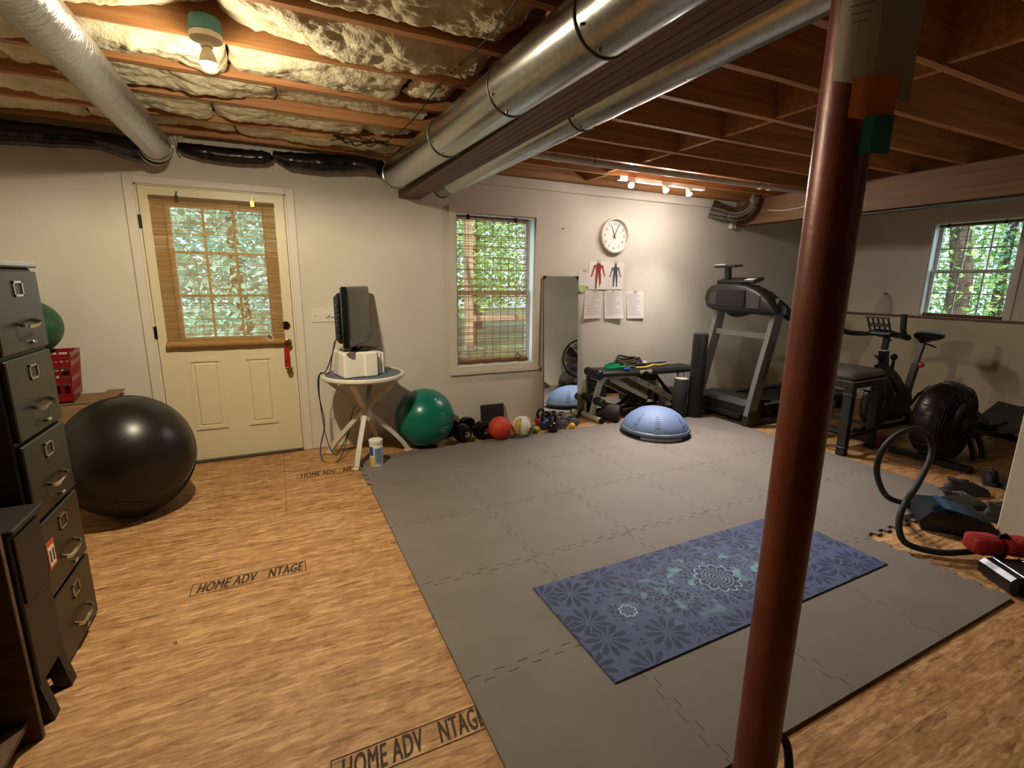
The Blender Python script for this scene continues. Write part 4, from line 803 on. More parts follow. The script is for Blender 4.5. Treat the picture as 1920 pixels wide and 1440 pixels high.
def sheet_paper(label, x0, x1, z0, z1, curl, lines, tilt=0.0, figure=None, mt=PAPER, seed=1):
    t = thing('wall_paper_sheet', label, 'paper', ((x0 + x1) / 2, -.002, z0)); w = x1 - x0; h = z1 - z0
    def f(u, v):
        c = curl * (1 - v) ** 2 * (.3 + .7 * (u if tilt >= 0 else 1 - u)) ; return (-w / 2 + w * u + tilt * .02 * (1 - v), -.002 - c, h * v)
    obj('sheet', M().sheet(f, 6, 10, (0, -.0005, 0)), mt, t, smooth=60)
    r = R_(seed); m = M()
    for i in range(lines):
        v = .90 - .82 * i / max(1, lines); a = .1 + r.uniform(0, .02); b = r.uniform(.55, .92); p = [f(a, v), f(b, v), f(b, v + .014), f(a, v + .014)]
        m.add([V(q) + V(0, -.0012, 0) for q in p], [(0, 1, 2, 3)])
        if r.random() < .6: q = [f(.02, v), f(.07, v), f(.07, v + .02), f(.02, v + .02)]; m.add([V(k) + V(0, -.0012, 0) for k in q], [(0, 1, 2, 3)])
    if lines: obj('handwriting', m, mat('pencil', '#a79fa4', .9), t, smooth=0, fix=False, kind='stuff')
    if figure:
        fm_, cx, sc_, zb = figure; fig = M(); body = [(0, 1.0, .045), (0, .91, .04), (0, .86, .075), (.0, .78, .105), (0, .68, .085), (0, .58, .075), (0, .52, .09)]
        def blob(pts, mt_=None):
            L_ = [(x - r_, z) for x, z, r_ in pts]; R2 = [(x + r_, z) for x, z, r_ in pts][::-1]; poly = L_ + R2
            fig.add([V(cx + x * 1.35 * sc_, -.0036 - curl * (1 - (zb + z * sc_) / h) ** 2 * .6, zb + z * sc_) for x, z in poly], [(i, i + 1, len(poly) - 2 - i, len(poly) - 1 - i) for i in range(len(pts) - 1)])
        blob([(x, z, r_) for x, z, r_ in body])
        for s_ in (-1, 1):
            blob([(s_ * .12, .84, .03), (s_ * .16, .66, .026), (s_ * .20, .5, .02), (s_ * .225, .42, .022)]); blob([(s_ * .048, .53, .046), (s_ * .06, .3, .036), (s_ * .065, .12, .026), (s_ * .07, .0, .03)])
        obj('anatomy_figure', fig, fm_, t, smooth=0, fix=False)
    for (u, v) in ((.5, 1.0),):
        p = f(u, v); obj('tape', M().box((p[0], -.0035, p[2] - .004), (.05, .0006, .03), 0), mat('tape', '#b9b0a2', .4), t, smooth=0)
    return t
sheet_paper('small handwritten list taped above the mirror corner', 3.602, 3.74, 1.375, 1.535, .004, 7, 0, seed=2)
sheet_paper('anatomy print with a red muscle figure below the clock', 3.722, 3.955, 1.345, 1.632, .012, 0, 0, (mat('muscle red', '#a3402b', .8, nz=.4, ns=60, c2='#7a2415'), .0, .285, .008), seed=3)
sheet_paper('anatomy print with a dark skeleton figure below the clock', 3.948, 4.166, 1.345, 1.628, .006, 0, 0, (mat('figure grey', '#4a4a50', .8, nz=.3, ns=80), .0, .235, .03), seed=4)
sheet_paper('handwritten sheet pinned below the red muscle print', 3.69, 3.915, 1.045, 1.335, .02, 15, -1, seed=5)
sheet_paper('handwritten sheet with curled corner below the skeleton print', 3.925, 4.16, 1.040, 1.338, .028, 17, 1, seed=6)
sheet_paper('handwritten sheet taped apart, rightmost on the wall', 4.225, 4.455, 1.035, 1.325, .014, 15, 1, seed=7)
obj('sticky_note', M().prism([(0, .02), (.045, 0), (.09, .02), (.09, .075), (0, .075)], .001, lambda u, v, w: (3.598 + u, -.012 - w, 1.312 + v)), mat('lime paper', '#b6cf7c', .8), None, 'lime green sticky note above the mirror corner', 'paper note')
# ---------------------------------------------------------------- weight bench and what lies on it
BPAD = mat('black bench vinyl', '#141312', .42, bump=.05, bs=120); BFR = mat('ivory bench steel', '#b9b5a5', .4, .2)
bn = thing('weight_bench', 'adjustable weight bench with black pads and ivory frame', 'weight bench', (4.3, -.21, 0))
def wp_(name, m, mt, par=bn, **k): return obj(name, m, mt, par, world=True, **k)
sp_ = M().box((3.98, -.205, .497), (.60, .27, .065), .028, rotm(0, 2.5, 0)); wp_('seat_pad', sp_, BPAD)
wp_('seat_roll', M().tube([(3.70, -.335, .505), (3.70, -.32, .505), (3.70, -.09, .505), (3.70, -.075, .505)], [.03, .045, .045, .03], 18), BPAD)
wp_('back_pad', M().box((4.665, -.205, .482), (.72, .27, .06), .024, rotm(0, .5, 0)), BPAD)
wp_('front_leg', M().tube(spline([(3.70, -.205, .05), (3.735, -.205, .20), (3.785, -.205, .38), (3.86, -.205, .45)], 5), 0, 4, sq=(.024, .02)), BFR)
wp_('front_foot', M().tube([(3.705, -.375, .03), (3.705, -.03, .03)], .03, 18), BFR)
for y in (-.385, -.032): wp_('foot_cap', M().tube([(3.705, y, .03), (3.705, y + .02, .03)], .0315, 18), BLACK)
for y in (-.34, -.14): wp_('foam_sleeve', M().tube([(3.742, y, .205), (3.742, y + .012, .205), (3.742, y + .128, .205), (3.742, y + .14, .205)], [.035, .043, .043, .035], 18), BLKRUB)
wp_('sleeve_rod', M().cyl((3.742, -.33, .205), (3.742, .0, .205), .011, n=10), CHROME)
wp_('main_rail', M().bar((4.13, -.205, .455), (4.80, -.205, .135), .045, .055), BFR); wp_('lower_rail', M().bar((3.92, -.205, .42), (4.42, -.205, .175), .04, .045), BFR); wp_('seat_bracket', M().bar((3.90, -.205, .44), (4.20, -.205, .45), .04, .04), BFR)
for k in range(4): wp_('adjust_hole', M().cyl((4.30 + .115 * k, -.231, .378 - .055 * k), (4.30 + .115 * k, -.2265, .378 - .055 * k), .009, n=10), BLACK)
wp_('back_strut', M().bar((4.50, -.205, .45), (4.83, -.205, .12), .025, .03), BLACKM)
wp_('rear_foot', M().tube([(4.86, -.38, .03), (4.86, -.03, .03)], .03, 16), BFR); wp_('rear_post', M().bar((4.80, -.205, .15), (4.86, -.205, .035), .045, .05), BLACKM)
wp_('curved_guide', M().tube(spline([(4.47, -.205, .30), (4.46, -.205, .22), (4.38, -.205, .12), (4.27, -.205, .06), (4.18, -.205, .045)], 6), 0, 4, sq=(.016, .012)), BLACKM)
wp_('floor_rail', M().bar((3.74, -.205, .03), (4.84, -.205, .03), .035, .03), BLACKM)
obj('foam_cylinder', M().tube([(3.905, -.40, .092), (3.895, -.39, .092), (3.845, -.25, .092), (3.84, -.24, .092)], [.083, .092, .092, .083], 28), mat('dark brown foam', '#241a14', .7), None, 'dark brown short cylinder lying under the bench front', 'foam cylinder')
ZB = .532
sr = R_(4); m = M()
for k in range(5):
    c = V(3.93 + .05 * (k % 3) - .02, -.24 + .028 * (k // 2), ZB + .012 + .006 * k); pts = [c + V(.085 * math.cos(q) * sr.uniform(.75, 1.1), .05 * math.sin(q) * sr.uniform(.7, 1.1), .006 * math.sin(3 * q + k)) for q in [i * .7 for i in range(9)]]
    m.tube(spline(pts, 5, True), 0, 4, closed=True, sq=(.012, .003))
obj('resistance_band', m, mat('green latex', '#12a36a', .5), None, 'crumpled bright green band on the bench seat', 'exercise band')
m = M(); 
for k in range(4): m.tube(spline([(4.20 + (.19 - .02 * k) * math.cos(q), -.13 + .07 * math.sin(q), ZB + .022 + .018 * k + .014 * math.sin(2 * q + k) + .02 * (math.sin(q) > 0)) for q in [i * .63 for i in range(10)]], 5, True), .011, 8, closed=True)
obj('jump_rope', m, mat('tan black rope', '#4b3a26', .8, nz=.8, ns=40, c2='#141210'), None, 'coiled tan and black rope on the bench', 'rope')
obj('massage_hook', M().tube(spline([(4.17, -.295, ZB + .012), (4.26, -.30, ZB + .008), (4.38, -.28, ZB + .012), (4.44, -.25, ZB + .018), (4.52, -.26, ZB + .012), (4.64, -.235, ZB + .016)], 6), .0105, 8), mat('yellow plastic', '#d9bb55', .45), None, 'wavy yellow massage tool on the bench', 'massage tool')
obj('massage_hook', M().tube([(4.12, -.21, ZB + .018), (4.40, -.19, ZB + .022), (4.70, -.17, ZB + .016)], [.01, .009, .012], 8), mat('slate rubber', '#2b3238', .5), None, 'dark straight massage stick behind the yellow tool', 'massage tool')
obj('lacrosse_ball', M().sph((4.425, -.135, ZB + .012), .034, 20, 12), mat('cream rubber', '#d8c8b0', .6), None, 'cream rubber ball on the bench', 'ball')
t = thing('rope_handle', 'black handle with white cap beside the green band', 'handle', (4.02, -.25, ZB)); obj('grip', M().tube([(-.05, .05, .016), (.075, -.03, .016)], .014, 12), BLACK, t); obj('end_cap', M().sph((-.055, .054, .016), .015, 12, 8), WHITEP, t)
t = thing('rope_handle', 'short black handle with white cap nearer the yellow tool', 'handle', (4.10, -.26, ZB)); obj('grip', M().tube([(-.04, .02, .016), (.06, -.03, .016)], .014, 12), BLACK, t); obj('end_cap', M().sph((-.045, .022, .016), .015, 12, 8), WHITEP, t)
obj('marker', M().tube([(3.995, -.31, ZB + .012), (4.07, -.325, ZB + .012)], .012, 10), mat('bright blue', '#1f66c4', .4), None, 'short bright blue cylinder on the bench seat edge', 'roller')
obj('towel_scrap', M().sheet(lambda u, v: (4.19 + .17 * u, -.342 - .006 * math.sin(u * 17), ZB - .012 - .04 * v * (.6 + .4 * math.sin(u * 9))), 14, 4, (0, .004, 0)), mat('pale cloth', '#d8cdb8', .9), None, 'pale cloth scrap over the bench edge', 'cloth')
# ---------------------------------------------------------------- bosu, rollers
bo = thing('balance_dome', 'pale blue rubber balance dome on the grey mat', 'balance trainer', (3.985, -.845, .0125)); BBL = mat('pale blue rubber', '#66799e', .6, bump=.12, bs=260); BGR = mat('blue grey rim', '#4c5768', .55)
obj('dome', M().lathe([(.305, .062), (.30, .085), (.275, .13), (.23, .18), (.16, .225), (.08, .248), (0, .253)], 56), BBL, bo)
obj('rim', M().lathe([(.29, .03), (.315, .035), (.325, .05), (.318, .066), (.30, .075), (.28, .07)], 56, ring=True), BGR, bo); obj('platform', M().lathe([(0, 0), (.285, 0), (.305, .01), (.31, .03), (.29, .036), (0, .036)], 56), BLACK, bo)
obj('platform_label', arc_panel(.3105, 205, 278, .006, .03, 20), mat('label silver', '#8d8a84', .5), bo, fix=False)
def dome_r(z):
    pr_ = [(.305, .062), (.30, .085), (.275, .13), (.23, .18), (.16, .225), (.08, .248)]
    for (r0, z0), (r1, z1) in zip(pr_, pr_[1:]):
        if z0 <= z <= z1: return r0 + (r1 - r0) * (z - z0) / (z1 - z0)
    return .08
for az in (190, 232, 292, 340, 30, 80, 130):
    for k in range(9):
        z = .085 + .015 * k; w = 5.5 - .2 * k; r0 = dome_r(z); obj('grip_ridge', M().tube([(r0 * math.cos(math.radians(az + w * s_)), r0 * math.sin(math.radians(az + w * s_)), z) for s_ in (-1, -.5, 0, .5, 1)], .0035, 5), BBL, bo)
obj('foam_roller', M().tube([(4.785, -.555, .0), (4.785, -.555, .006), (4.79, -.553, .90), (4.79, -.553, .906)], [.072, .076, .076, .072], 32), mat('black epp foam', '#191715', .75, bump=.3, bs=200), None, 'tall black foam roller standing by the treadmill', 'foam roller').location.z += .001
fr_ = thing('foam_roller', 'short speckled grey foam roller with pale end', 'foam roller', (4.635, -.49, 0)); obj('roller_body', M().lathe([(0, 0), (.07, 0), (.073, .005), (.073, .42), (.07, .426), (0, .426)], 32), mat('speckled foam', '#37373b', .8, nz=.5, ns=120, c2='#222226'), fr_); obj('end_disc', M().lathe([(0, .426), (.066, .426), (.066, .429), (0, .429)], 32), mat('pale foam', '#b9b2a4', .8), fr_)
# ---------------------------------------------------------------- treadmill
TG = mat('silver grey paint', '#77746e', .4, .3); TD = mat('dark grey plastic', '#1a1918', .45)
tm = thing('treadmill', 'folding treadmill with grey uprights and black console', 'treadmill', (5.8, -.70, 0)); YN, YFR = -1.045, -.345
def tp(name, m, mt, par=tm, **k): return obj(name, m, mt, par, world=True, **k)
for y in (YN, YFR):
    u_ = tp('upright', M().tube(spline([(5.03, y, .10), (5.12, y, .50), (5.22, y, .90), (5.27, y, 1.13)], 4), 0, 4, sq=(.062, .026)), TG)
    tp('upright_boot', M().prism([(4.955, 0.001), (5.20, 0.001), (5.19, .06), (5.11, .16), (4.99, .16)], .07, lambda a, b, w: (a, y - .035 + w, b)), TD, u_)
    tp('base_rail', M().bar((5.05, y, .03), (6.1, y, .03), .05, .05), TD)
    arm = tp('handle_arm', M().tube(spline([(5.22, y, 1.25), (5.33, y - .01, 1.19), (5.45, y - .01, 1.10), (5.56, y, 1.09), (5.74, y, 1.12)], 6), 0, 4, sq=(.035, .03)), TD)
text('upright_lettering', 'NordicTrack', .07, (5.160, YN - .0275, .47), (.235, 0, .97), (-.97, 0, .235), INKB, tm, .02, sx=1.0)
tp('crossbar', M().bar((5.225, YN, .905), (5.225, YFR, .905), .035, .055), TG)
tp('motor_hood', M().prism([(5.02, .085), (5.02, .20), (5.08, .255), (5.20, .262), (5.42, .225), (5.46, .085)], abs(YN - YFR) - .12, lambda a, b, w: (a, YN + .06 + w, b)), TD)
tp('hood_trim', M().bar((5.0, YN + .07, .09), (5.0, YFR - .07, .09), .05, .04), BLACK)
dk = tp('deck', M().bb(5.38, 6.85, YN + .05, YFR - .05, .125, .185, .006), BLACK); tp('running_belt', M().bb(5.42, 6.84, YN + .13, YFR - .13, .186, .192, .002), mat('belt rubber', '#191919', .75), dk)
for y in (YN + .055, YFR - .055): tp('foot_rail', M().bb(5.30, 6.83, y - .04, y + .04, .186, .206, .006), mat('rail grey', '#3b3a38', .5), dk)
tp('rear_roller', M().cyl((6.83, YN + .08, .15), (6.83, YFR - .08, .15), .04), BLACK)
for y in (YN + .12, YFR - .12): tp('rear_foot', M().bb(6.70, 6.78, y - .03, y + .03, 0, .125), BLACK)
tp('front_wheel', M().cyl((5.12, YN + .09, .045), (5.12, YFR - .09, .045), .045), BLACK)
CO = [(-.20, 1.26), (-.215, 1.33), (-.27, 1.395), (-.40, 1.425), (-.60, 1.43), (-.78, 1.405), (-.93, 1.345), (-1.04, 1.265), (-1.11, 1.185), (-1.11, 1.13), (-1.0, 1.115), (-.80, 1.12), (-.55, 1.125), (-.33, 1.135), (-.235, 1.175)]
cm = M(); nC = len(CO); secs = [(5.125, .80), (5.135, .90), (5.165, .99), (5.30, 1.0), (5.36, .9), (5.39, .7)]
for (x, k) in secs: cm.v += [V(x, -.66 + (y + .66) * k, 1.265 + (z - 1.265) * k) for y, z in CO]
cm.f = [(i * nC + j, i * nC + (j + 1) % nC, (i + 1) * nC + (j + 1) % nC, (i + 1) * nC + j) for i in range(len(secs) - 1) for j in range(nC)] + [tuple(range(nC)), tuple(range((len(secs) - 1) * nC, len(secs) * nC))[::-1]]
co = tp('console', cm, TD, smooth=50)
cg = mat('console gloss', '#050505', .12); tp('console_window', M().box((5.122, -.60, 1.272), (.012, .34, .17), .004), cg, co)
for y in (-.36, -.87): tp('speaker_grille', M().box((5.122, y, 1.262 - (.02 if y < -.5 else 0)), (.012, .10 if y > -.5 else .15, .13), .004), mat('grille grey', '#33312d', .6, bump=.6, bs=260), co)
tp('console_lid', M().box((5.27, -.56, 1.455), (.16, .48, .035), .01, rotm(0, -14, 0)), TD, co); tp('lid_sticker', M().box((5.235, -.72, 1.468), (.06, .10, .004), 0, rotm(0, -14, 0)), PAPER, co)
tp('holder_post', M().tube([(5.25, -.43, 1.44), (5.23, -.43, 1.59)], 0, 4, sq=(.025, .025)), BLACK, co); tp('tablet_tray', M().box((5.24, -.42, 1.605), (.12, .28, .022), .006, rotm(0, -6, 0)), TD, co); tp('tray_lip', M().box((5.185, -.36, 1.62), (.02, .14, .012), .003), WHITEP, co)
cord('thin black cable on the floor under the treadmill hood', [(5.0, -.5, .02), (4.93, -.62, .006), (4.98, -.75, .006), (4.99, -.88, .006), (5.02, -.8, .02)], .005)
# ---------------------------------------------------------------- stool
BW = mat('black painted wood', '#191613', .5); sto = thing('stool', 'black wooden stool with grey cushion and nailhead trim', 'stool', (5.265, -1.735, 0), 3); sw_, sd_ = .25, .23
obj('cushion', M().box((0, 0, .675), (.52, .47, .075), .032), mat('grey leatherette', '#57514a', .5, bump=.15, bs=80), sto, smooth=50); obj('apron', M().box((0, 0, .612), (.52, .47, .065), .006), BW, sto)
for i in range(26):
    obj('nailhead', M().sph((-.247 + .0198 * i, -.2355, .638), .0055, 8, 5), CHROME, sto)
for i in range(22): obj('nailhead', M().sph((.2605, -.22 + .021 * i, .638), .0055, 8, 5), CHROME, sto); obj('nailhead', M().sph((-.2605, -.22 + .021 * i, .638), .0055, 8, 5), CHROME, sto)
for sx in (-1, 1):
    for sy in (-1, 1):
        lg = obj('leg', M().tube([(sx * .215, sy * .195, .58), (sx * .225, sy * .205, .0)], 0, 4, sq=(.032, .032)), BW, sto); obj('leg_collar', M().box((sx * .2165, sy * .1965, .525), (.078, .078, .016), .003), BW, lg); obj('leg_cuff', M().box((sx * .2245, sy * .2045, .07), (.074, .074, .012), .003), BW, lg)
for sx in (-1, 1): obj('stretcher', M().bar((sx * .222, -.2, .2), (sx * .222, .2, .2), .025, .03), BW, sto)
for sy in (-1, 1): obj('stretcher', M().bar((-.22, sy * .2, .15), (.22, sy * .2, .15), .025, .03), BW, sto)
# ---------------------------------------------------------------- spin bike
BKM = mat('bike frame paint', '#100e0e', .4, .2); ORG = mat('orange plastic', '#b8401f', .5)
bk_ = thing('spin_bike', 'black indoor cycling bike with silver flywheel', 'exercise bike', (6.1, -1.70, 0)); YB = -1.70
def bp_(name, m, mt=BKM, par=bk_, **k):
    for p in m.v: p.x = .105 + .945 * p.x; p.z *= 1.03
    return obj(name, m, mt, par, world=True, **k)
fw_ = bp_('flywheel', M().lathe([(.03, -.02), (.17, -.016), (.20, -.026), (.245, -.026), (.25, 0), (.245, .026), (.20, .026), (.17, .016), (.03, .02)], 48, (6.20, YB, .30), rotm(90), True), mat('flywheel steel', '#5f5c57', .25, .9)); bp_('wheel_hub', M().lathe([(0, -.06), (.035, -.06), (.035, .06), (0, .06)], 20, (6.20, YB, .30), rotm(90)), CHROME, fw_)
bp_('wheel_guard', M().tube([(6.20 + .27 * math.cos(a), YB, .30 + .27 * math.sin(a)) for a in [.5 + i * .14 for i in range(16)]], 0, 4, sq=(.012, .04)), BKM)
for s_ in (-1, 1): bp_('fork_blade', M().bar((6.20, YB + s_ * .055, .28), (6.17, YB + s_ * .045, .66), .012, .05))
bp_('head_tube', M().tube([(6.215, YB, .58), (6.165, YB, .80)], 0, 4, sq=(.035, .03))); bp_('handle_post', M().tube([(6.165, YB, .78), (6.175, YB, .93)], 0, 4, sq=(.024, .02)), BKM); bp_('post_clamp', M().box((6.166, YB, .80), (.075, .065, .02), .004), CHROME)
bp_('down_tube', M().tube(spline([(6.20, YB, .63), (6.42, YB, .52), (6.60, YB, .38), (6.70, YB, .26)], 4), 0, 4, sq=(.045, .03))); bp_('seat_tube', M().bar((6.69, YB, .24), (6.80, YB, .64), .05, .065)); bp_('seat_post', M().bar((6.79, YB, .62), (6.87, YB, .85), .036, .046)); bp_('post_sticker', M().box((6.795, YB - .026, .625), (.03, .004, .018), 0), WHITEP)
bp_('drive_cover', M().lathe([(0, -.035), (.15, -.035), (.17, -.02), (.17, .02), (.15, .035), (0, .035)], 32, (6.62, YB, .27), rotm(90)), BLACK)
bp_('rear_leg', M().bar((6.70, YB, .24), (6.93, YB, .05), .05, .06)); bp_('bottom_rail', M().bar((5.90, YB, .06), (6.93, YB, .055), .05, .05)); 
bp_('rear_stabiliser', M().bar((6.95, YB - .27, .03), (6.95, YB + .27, .03), .06, .055)); fs_ = bp_('front_stabiliser', M().bar((5.86, YB - .27, .035), (5.86, YB + .27, .035), .06, .055))
for s_ in (-1, 1): bp_('transport_wheel', M().cyl((5.81, YB + s_ * .23, .035), (5.81, YB + s_ * .28, .035), .034), ORG, fs_); bp_('end_cap', M().box((5.86, YB + s_ * .285, .035), (.066, .03, .06), .006), BLACK, fs_)
bp_('adjust_knob', M().sph((6.765, YB - .06, .64), .028, 16, 10), ORG); bp_('tension_knob', M().sph((6.30, YB - .03, .735), .03, 16, 10), BLACK); bp_('knob_stem', M().cyl((6.30, YB - .03, .62), (6.30, YB - .03, .72), .014, n=10), BKM)
bp_('lever', M().tube([(6.16, YB, .70), (5.98, YB - .02, .765)], [.012, .008], 8)); bp_('clamp_lever', M().tube([(6.15, YB - .05, .90), (6.05, YB - .08, .885)], .007, 6)); bp_('clamp_lever', M().tube([(6.88, YB - .02, .835), (6.99, YB - .06, .80)], .008, 6))
HB = .955
bp_('handlebar_stem', M().box((6.17, YB, .945), (.22, .09, .04), .012)); bp_('elbow_rest', M().prism([(6.04, HB), (6.30, HB - .03), (6.36, HB - .045), (6.36, HB - .02), (6.06, HB + .04)], .16, lambda a, b, w: (a, YB - .08 + w, b)))
for s_ in (-1, 1): bp_('handlebar', M().tube(spline([(6.12, YB, HB), (6.10, YB + s_ * .16, HB - .015), (6.00, YB + s_ * .25, HB - .01), (5.87, YB + s_ * .265, HB + .04), (5.83, YB + s_ * .265, HB + .19)], 6), [.019] * 7 + [.023] * 18, 10), BLKRUB)
mt_ = bp_('phone_rack', M().box((6.0, YB, 1.035), (.012, .19, .03), .003, rotm(0, 35, 0)))
for k in range(5): bp_('rack_bar', M().bar((6.055, YB - .085 + .0425 * k, .965), (5.96, YB - .085 + .0425 * k, 1.10), .012, .008), BLACK, mt_)
for k in (0, 1): bp_('rack_rim', M().bar((6.05 - .09 * k, YB - .10, .97 + .13 * k), (6.05 - .09 * k, YB + .10, .97 + .13 * k), .012, .012), BLACK, mt_)
sd = bp_('saddle', M().sph((6.90, YB, .905), (.21, .135, .05), 24, 12, None, lambda p: V(p.x, p.y * (.4 + .6 * min(1, max(0, (p.x + .15) / .22))), p.z + .012 * (p.x / .15) ** 2)), mat('saddle vinyl', '#15171b', .35)); bp_('saddle_rail', M().box((6.90, YB, .862), (.16, .05, .03), .006), BKM, sd)
for s_ in (-1, 1): bp_('crank', M().bar((6.66, YB + s_ * .075, .26), (6.66 + s_ * -.13, YB + s_ * .08, .26 + s_ * -.10), .015, .03)); pd = bp_('pedal', M().box((6.66 + s_ * -.14, YB + s_ * .13, .26 + s_ * -.105), (.10, .09, .028), .006), BLACK); bp_('toe_cage', M().tube(spline([(6.66 + s_ * -.14 - .05, YB + s_ * .10, .26 - s_ * .105), (6.66 - s_ * .14 - .07, YB + s_ * .13, .30 - s_ * .105), (6.66 - s_ * .14 + .03, YB + s_ * .13, .335 - s_ * .105)], 5), .007, 6), BLACK, pd)
for k in range(4): bp_('cap_reflector', M().box((6.03 + .008 * abs(k - 1.5), YB - .035, .20 + .075 * k), (.02, .01, .035), .004), mat('reflector', '#d6cfae', .3), fw_)
# ---------------------------------------------------------------- air rower
rw = thing('fan_exerciser', 'dark rowing machine with caged fan wheel by right wall', 'rowing machine', (6.1, -2.35, 0)); YR = -2.35
def rp_(name, m, mt=BKM, par=rw, **k): return obj(name, m, mt, par, world=True, **k)
CG = mat('dark red brown mesh', '#1f130f', .35, .3); FC = (5.66, YR, .34)
cgp = rp_('fan_shroud', M().lathe([(0, -.13), (.20, -.13), (.28, -.10), (.315, -.05), (.32, 0), (.315, .05), (.28, .10), (.20, .13), (0, .13)], 48, FC, rotm(90)), CG)
for k in range(9):
    r0 = .06 + .03 * k; yy = -.135 if r0 < .2 else -.135 + .035 * ((r0 - .2) / .1); rp_('cage_ring', M().tube([(FC[0] + r0 * math.cos(q * .2094), YR + yy, FC[2] + r0 * math.sin(q * .2094)) for q in range(30)], .004, 5, closed=True), BLACKM, cgp)
for k in range(24):
    a = k * .2618; rp_('cage_spoke', M().tube([(FC[0] + r0 * math.cos(a), YR + yy, FC[2] + r0 * math.sin(a)) for r0, yy in ((.05, -.138), (.2, -.138), (.285, -.106), (.322, -.05), (.325, .04))], .0035, 5), BLACKM, cgp)
rp_('fan_label', M().lathe([(0, 0), (.05, 0), (.045, .008), (0, .008)], 20, (FC[0], YR - .14, FC[2]), rotm(90)), BLACK, cgp)
rp_('monorail', M().bar((5.75, YR, .20), (7.15, YR, .155), .07, .10)); rp_('rail_stripe', M().bar((6.55, YR - .037, .170), (7.0, YR - .037, .155), .004, .008), CHROME)
rp_('fan_bracket', M().prism([(5.80, .16), (6.25, .15), (6.30, .28), (6.0, .42), (5.90, .40)], .14, lambda a, b, w: (a, YR - .07 + w, b)), BKM)
rp_('front_leg', M().bar((5.55, YR - .28, .025), (5.55, YR + .28, .025), .06, .05)); rp_('front_post', M().bar((5.55, YR, .03), (5.72, YR, .22), .05, .06)); rp_('rear_leg', M().bar((6.98, YR - .2, .025), (6.98, YR + .2, .025), .05, .05)); rp_('rear_post', M().bar((6.98, YR, .03), (6.98, YR, .16), .05, .05))
for x in (5.97, 6.12): rp_('side_strut', M().tube(spline([(x, YR - .06, .20), (x - .02, YR - .12, .09), (x - .05, YR - .15, .01)], 4), 0, 4, sq=(.02, .012)), mat('red brown steel', '#3c1d14', .5))
seat = rp_('seat', M().sheet(lambda u, v: (6.20 + .86 * u, YR - .16 + .32 * v, .275 - .07 * math.sin(min(1, u * 1.7) * 1.57) + .19 * max(0, u - .45) ** 1.4 * 1.6 - .015 * math.sin(v * 3.14)), 16, 8, (0, 0, -.05)), mat('navy seat vinyl', '#20262f', .35), smooth=60); rp_('seat_carriage', M().bb(6.40, 6.72, YR - .05, YR + .05, .19, .225), BKM, seat)
rp_('foot_strap', M().tube(spline([(5.52, YR - .17, .50), (5.40, YR - .2, .53), (5.36, YR - .2, .45), (5.48, YR - .17, .42)], 5), 0, 4, sq=(.03, .004)), BLACK)
wt = thing('water_jug', 'clear plastic gallon jug on the ledge by the small window', 'jug', (7.44, -.85, 1.07)); JG = bpy.data.materials.new('clear jug plastic'); JG.use_nodes = True
n_ = JG.node_tree.nodes; b_ = n_['Principled BSDF']; b_.inputs['Base Color'].default_value = rgb('#cfc8ba'); b_.inputs['Alpha'].default_value = .28; b_.inputs['Roughness'].default_value = .15
obj('jug_body', M().lathe([(0, 0), (.07, 0), (.076, .01), (.076, .13), (.066, .18), (.035, .222), (.018, .236), (.018, .25), (0, .25)], 28), JG, wt); obj('jug_cap', M().lathe([(0, .25), (.02, .25), (.02, .264), (0, .264)], 16), BLACK, wt)
obj('clip_strap', M().tube(spline([(7.42, -.37, 1.082), (7.40, -.42, 1.078), (7.42, -.47, 1.084)], 5), .010, 7), BLACK, None, 'small black strap lying on the foundation ledge', 'strap')
obj('wall_box', M().bb(7.36, 7.45, -.20, -.06, 1.072, 1.26, .006), mat('grey box', '#6f675c', .6), None, 'small grey box on the ledge behind the treadmill handle', 'box')
# ---------------------------------------------------------------- vacuum, shoes, bag
cl_ = thing('vacuum_cleaner', 'black and blue floor vacuum with looping black hose', 'vacuum cleaner', (4.33, -3.05, 0)); 
obj('vacuum_body', M().prism([(-.16, .0), (.17, .0), (.19, .05), (.15, .10), (.02, .135), (-.13, .12), (-.18, .05)], .26, lambda a, b, w: (4.36 + (w - .13) * .75 + a * .66, -2.985 + (w - .13) * .66 - a * .75, b + .001)), mat('vacuum black', '#10141c', .3), cl_, world=True, smooth=30)
obj('blue_cover', M().prism([(-.09, .0), (.10, .0), (.08, .012), (-.07, .012)], .2, lambda a, b, w: (4.31 + (w - .1) * .75 + a * .66, -3.03 + (w - .1) * .66 - a * .75, .136 + b - (a - .02) * .25)), mat('vacuum blue', '#1d3558', .25), cl_, world=True)
hp = [(4.52, -2.90, .10), (4.42, -2.84, .06), (4.28, -2.78, .075), (4.16, -2.74, .13), (3.98, -2.76, .30), (3.92, -2.78, .42), (3.94, -2.80, .52), (4.05, -2.82, .585), (4.16, -2.84, .59), (4.24, -2.87, .535), (4.22, -2.90, .43), (4.04, -2.94, .31), (3.86, -2.97, .22), (3.80, -2.99, .13), (3.79, -3.03, .055), (3.84, -3.09, .028), (3.92, -3.17, .028), (4.06, -3.235, .04)]
obj('hose', M().tube(spline(hp, 8), .0165, 12), BLKRUB, cl_, world=True)
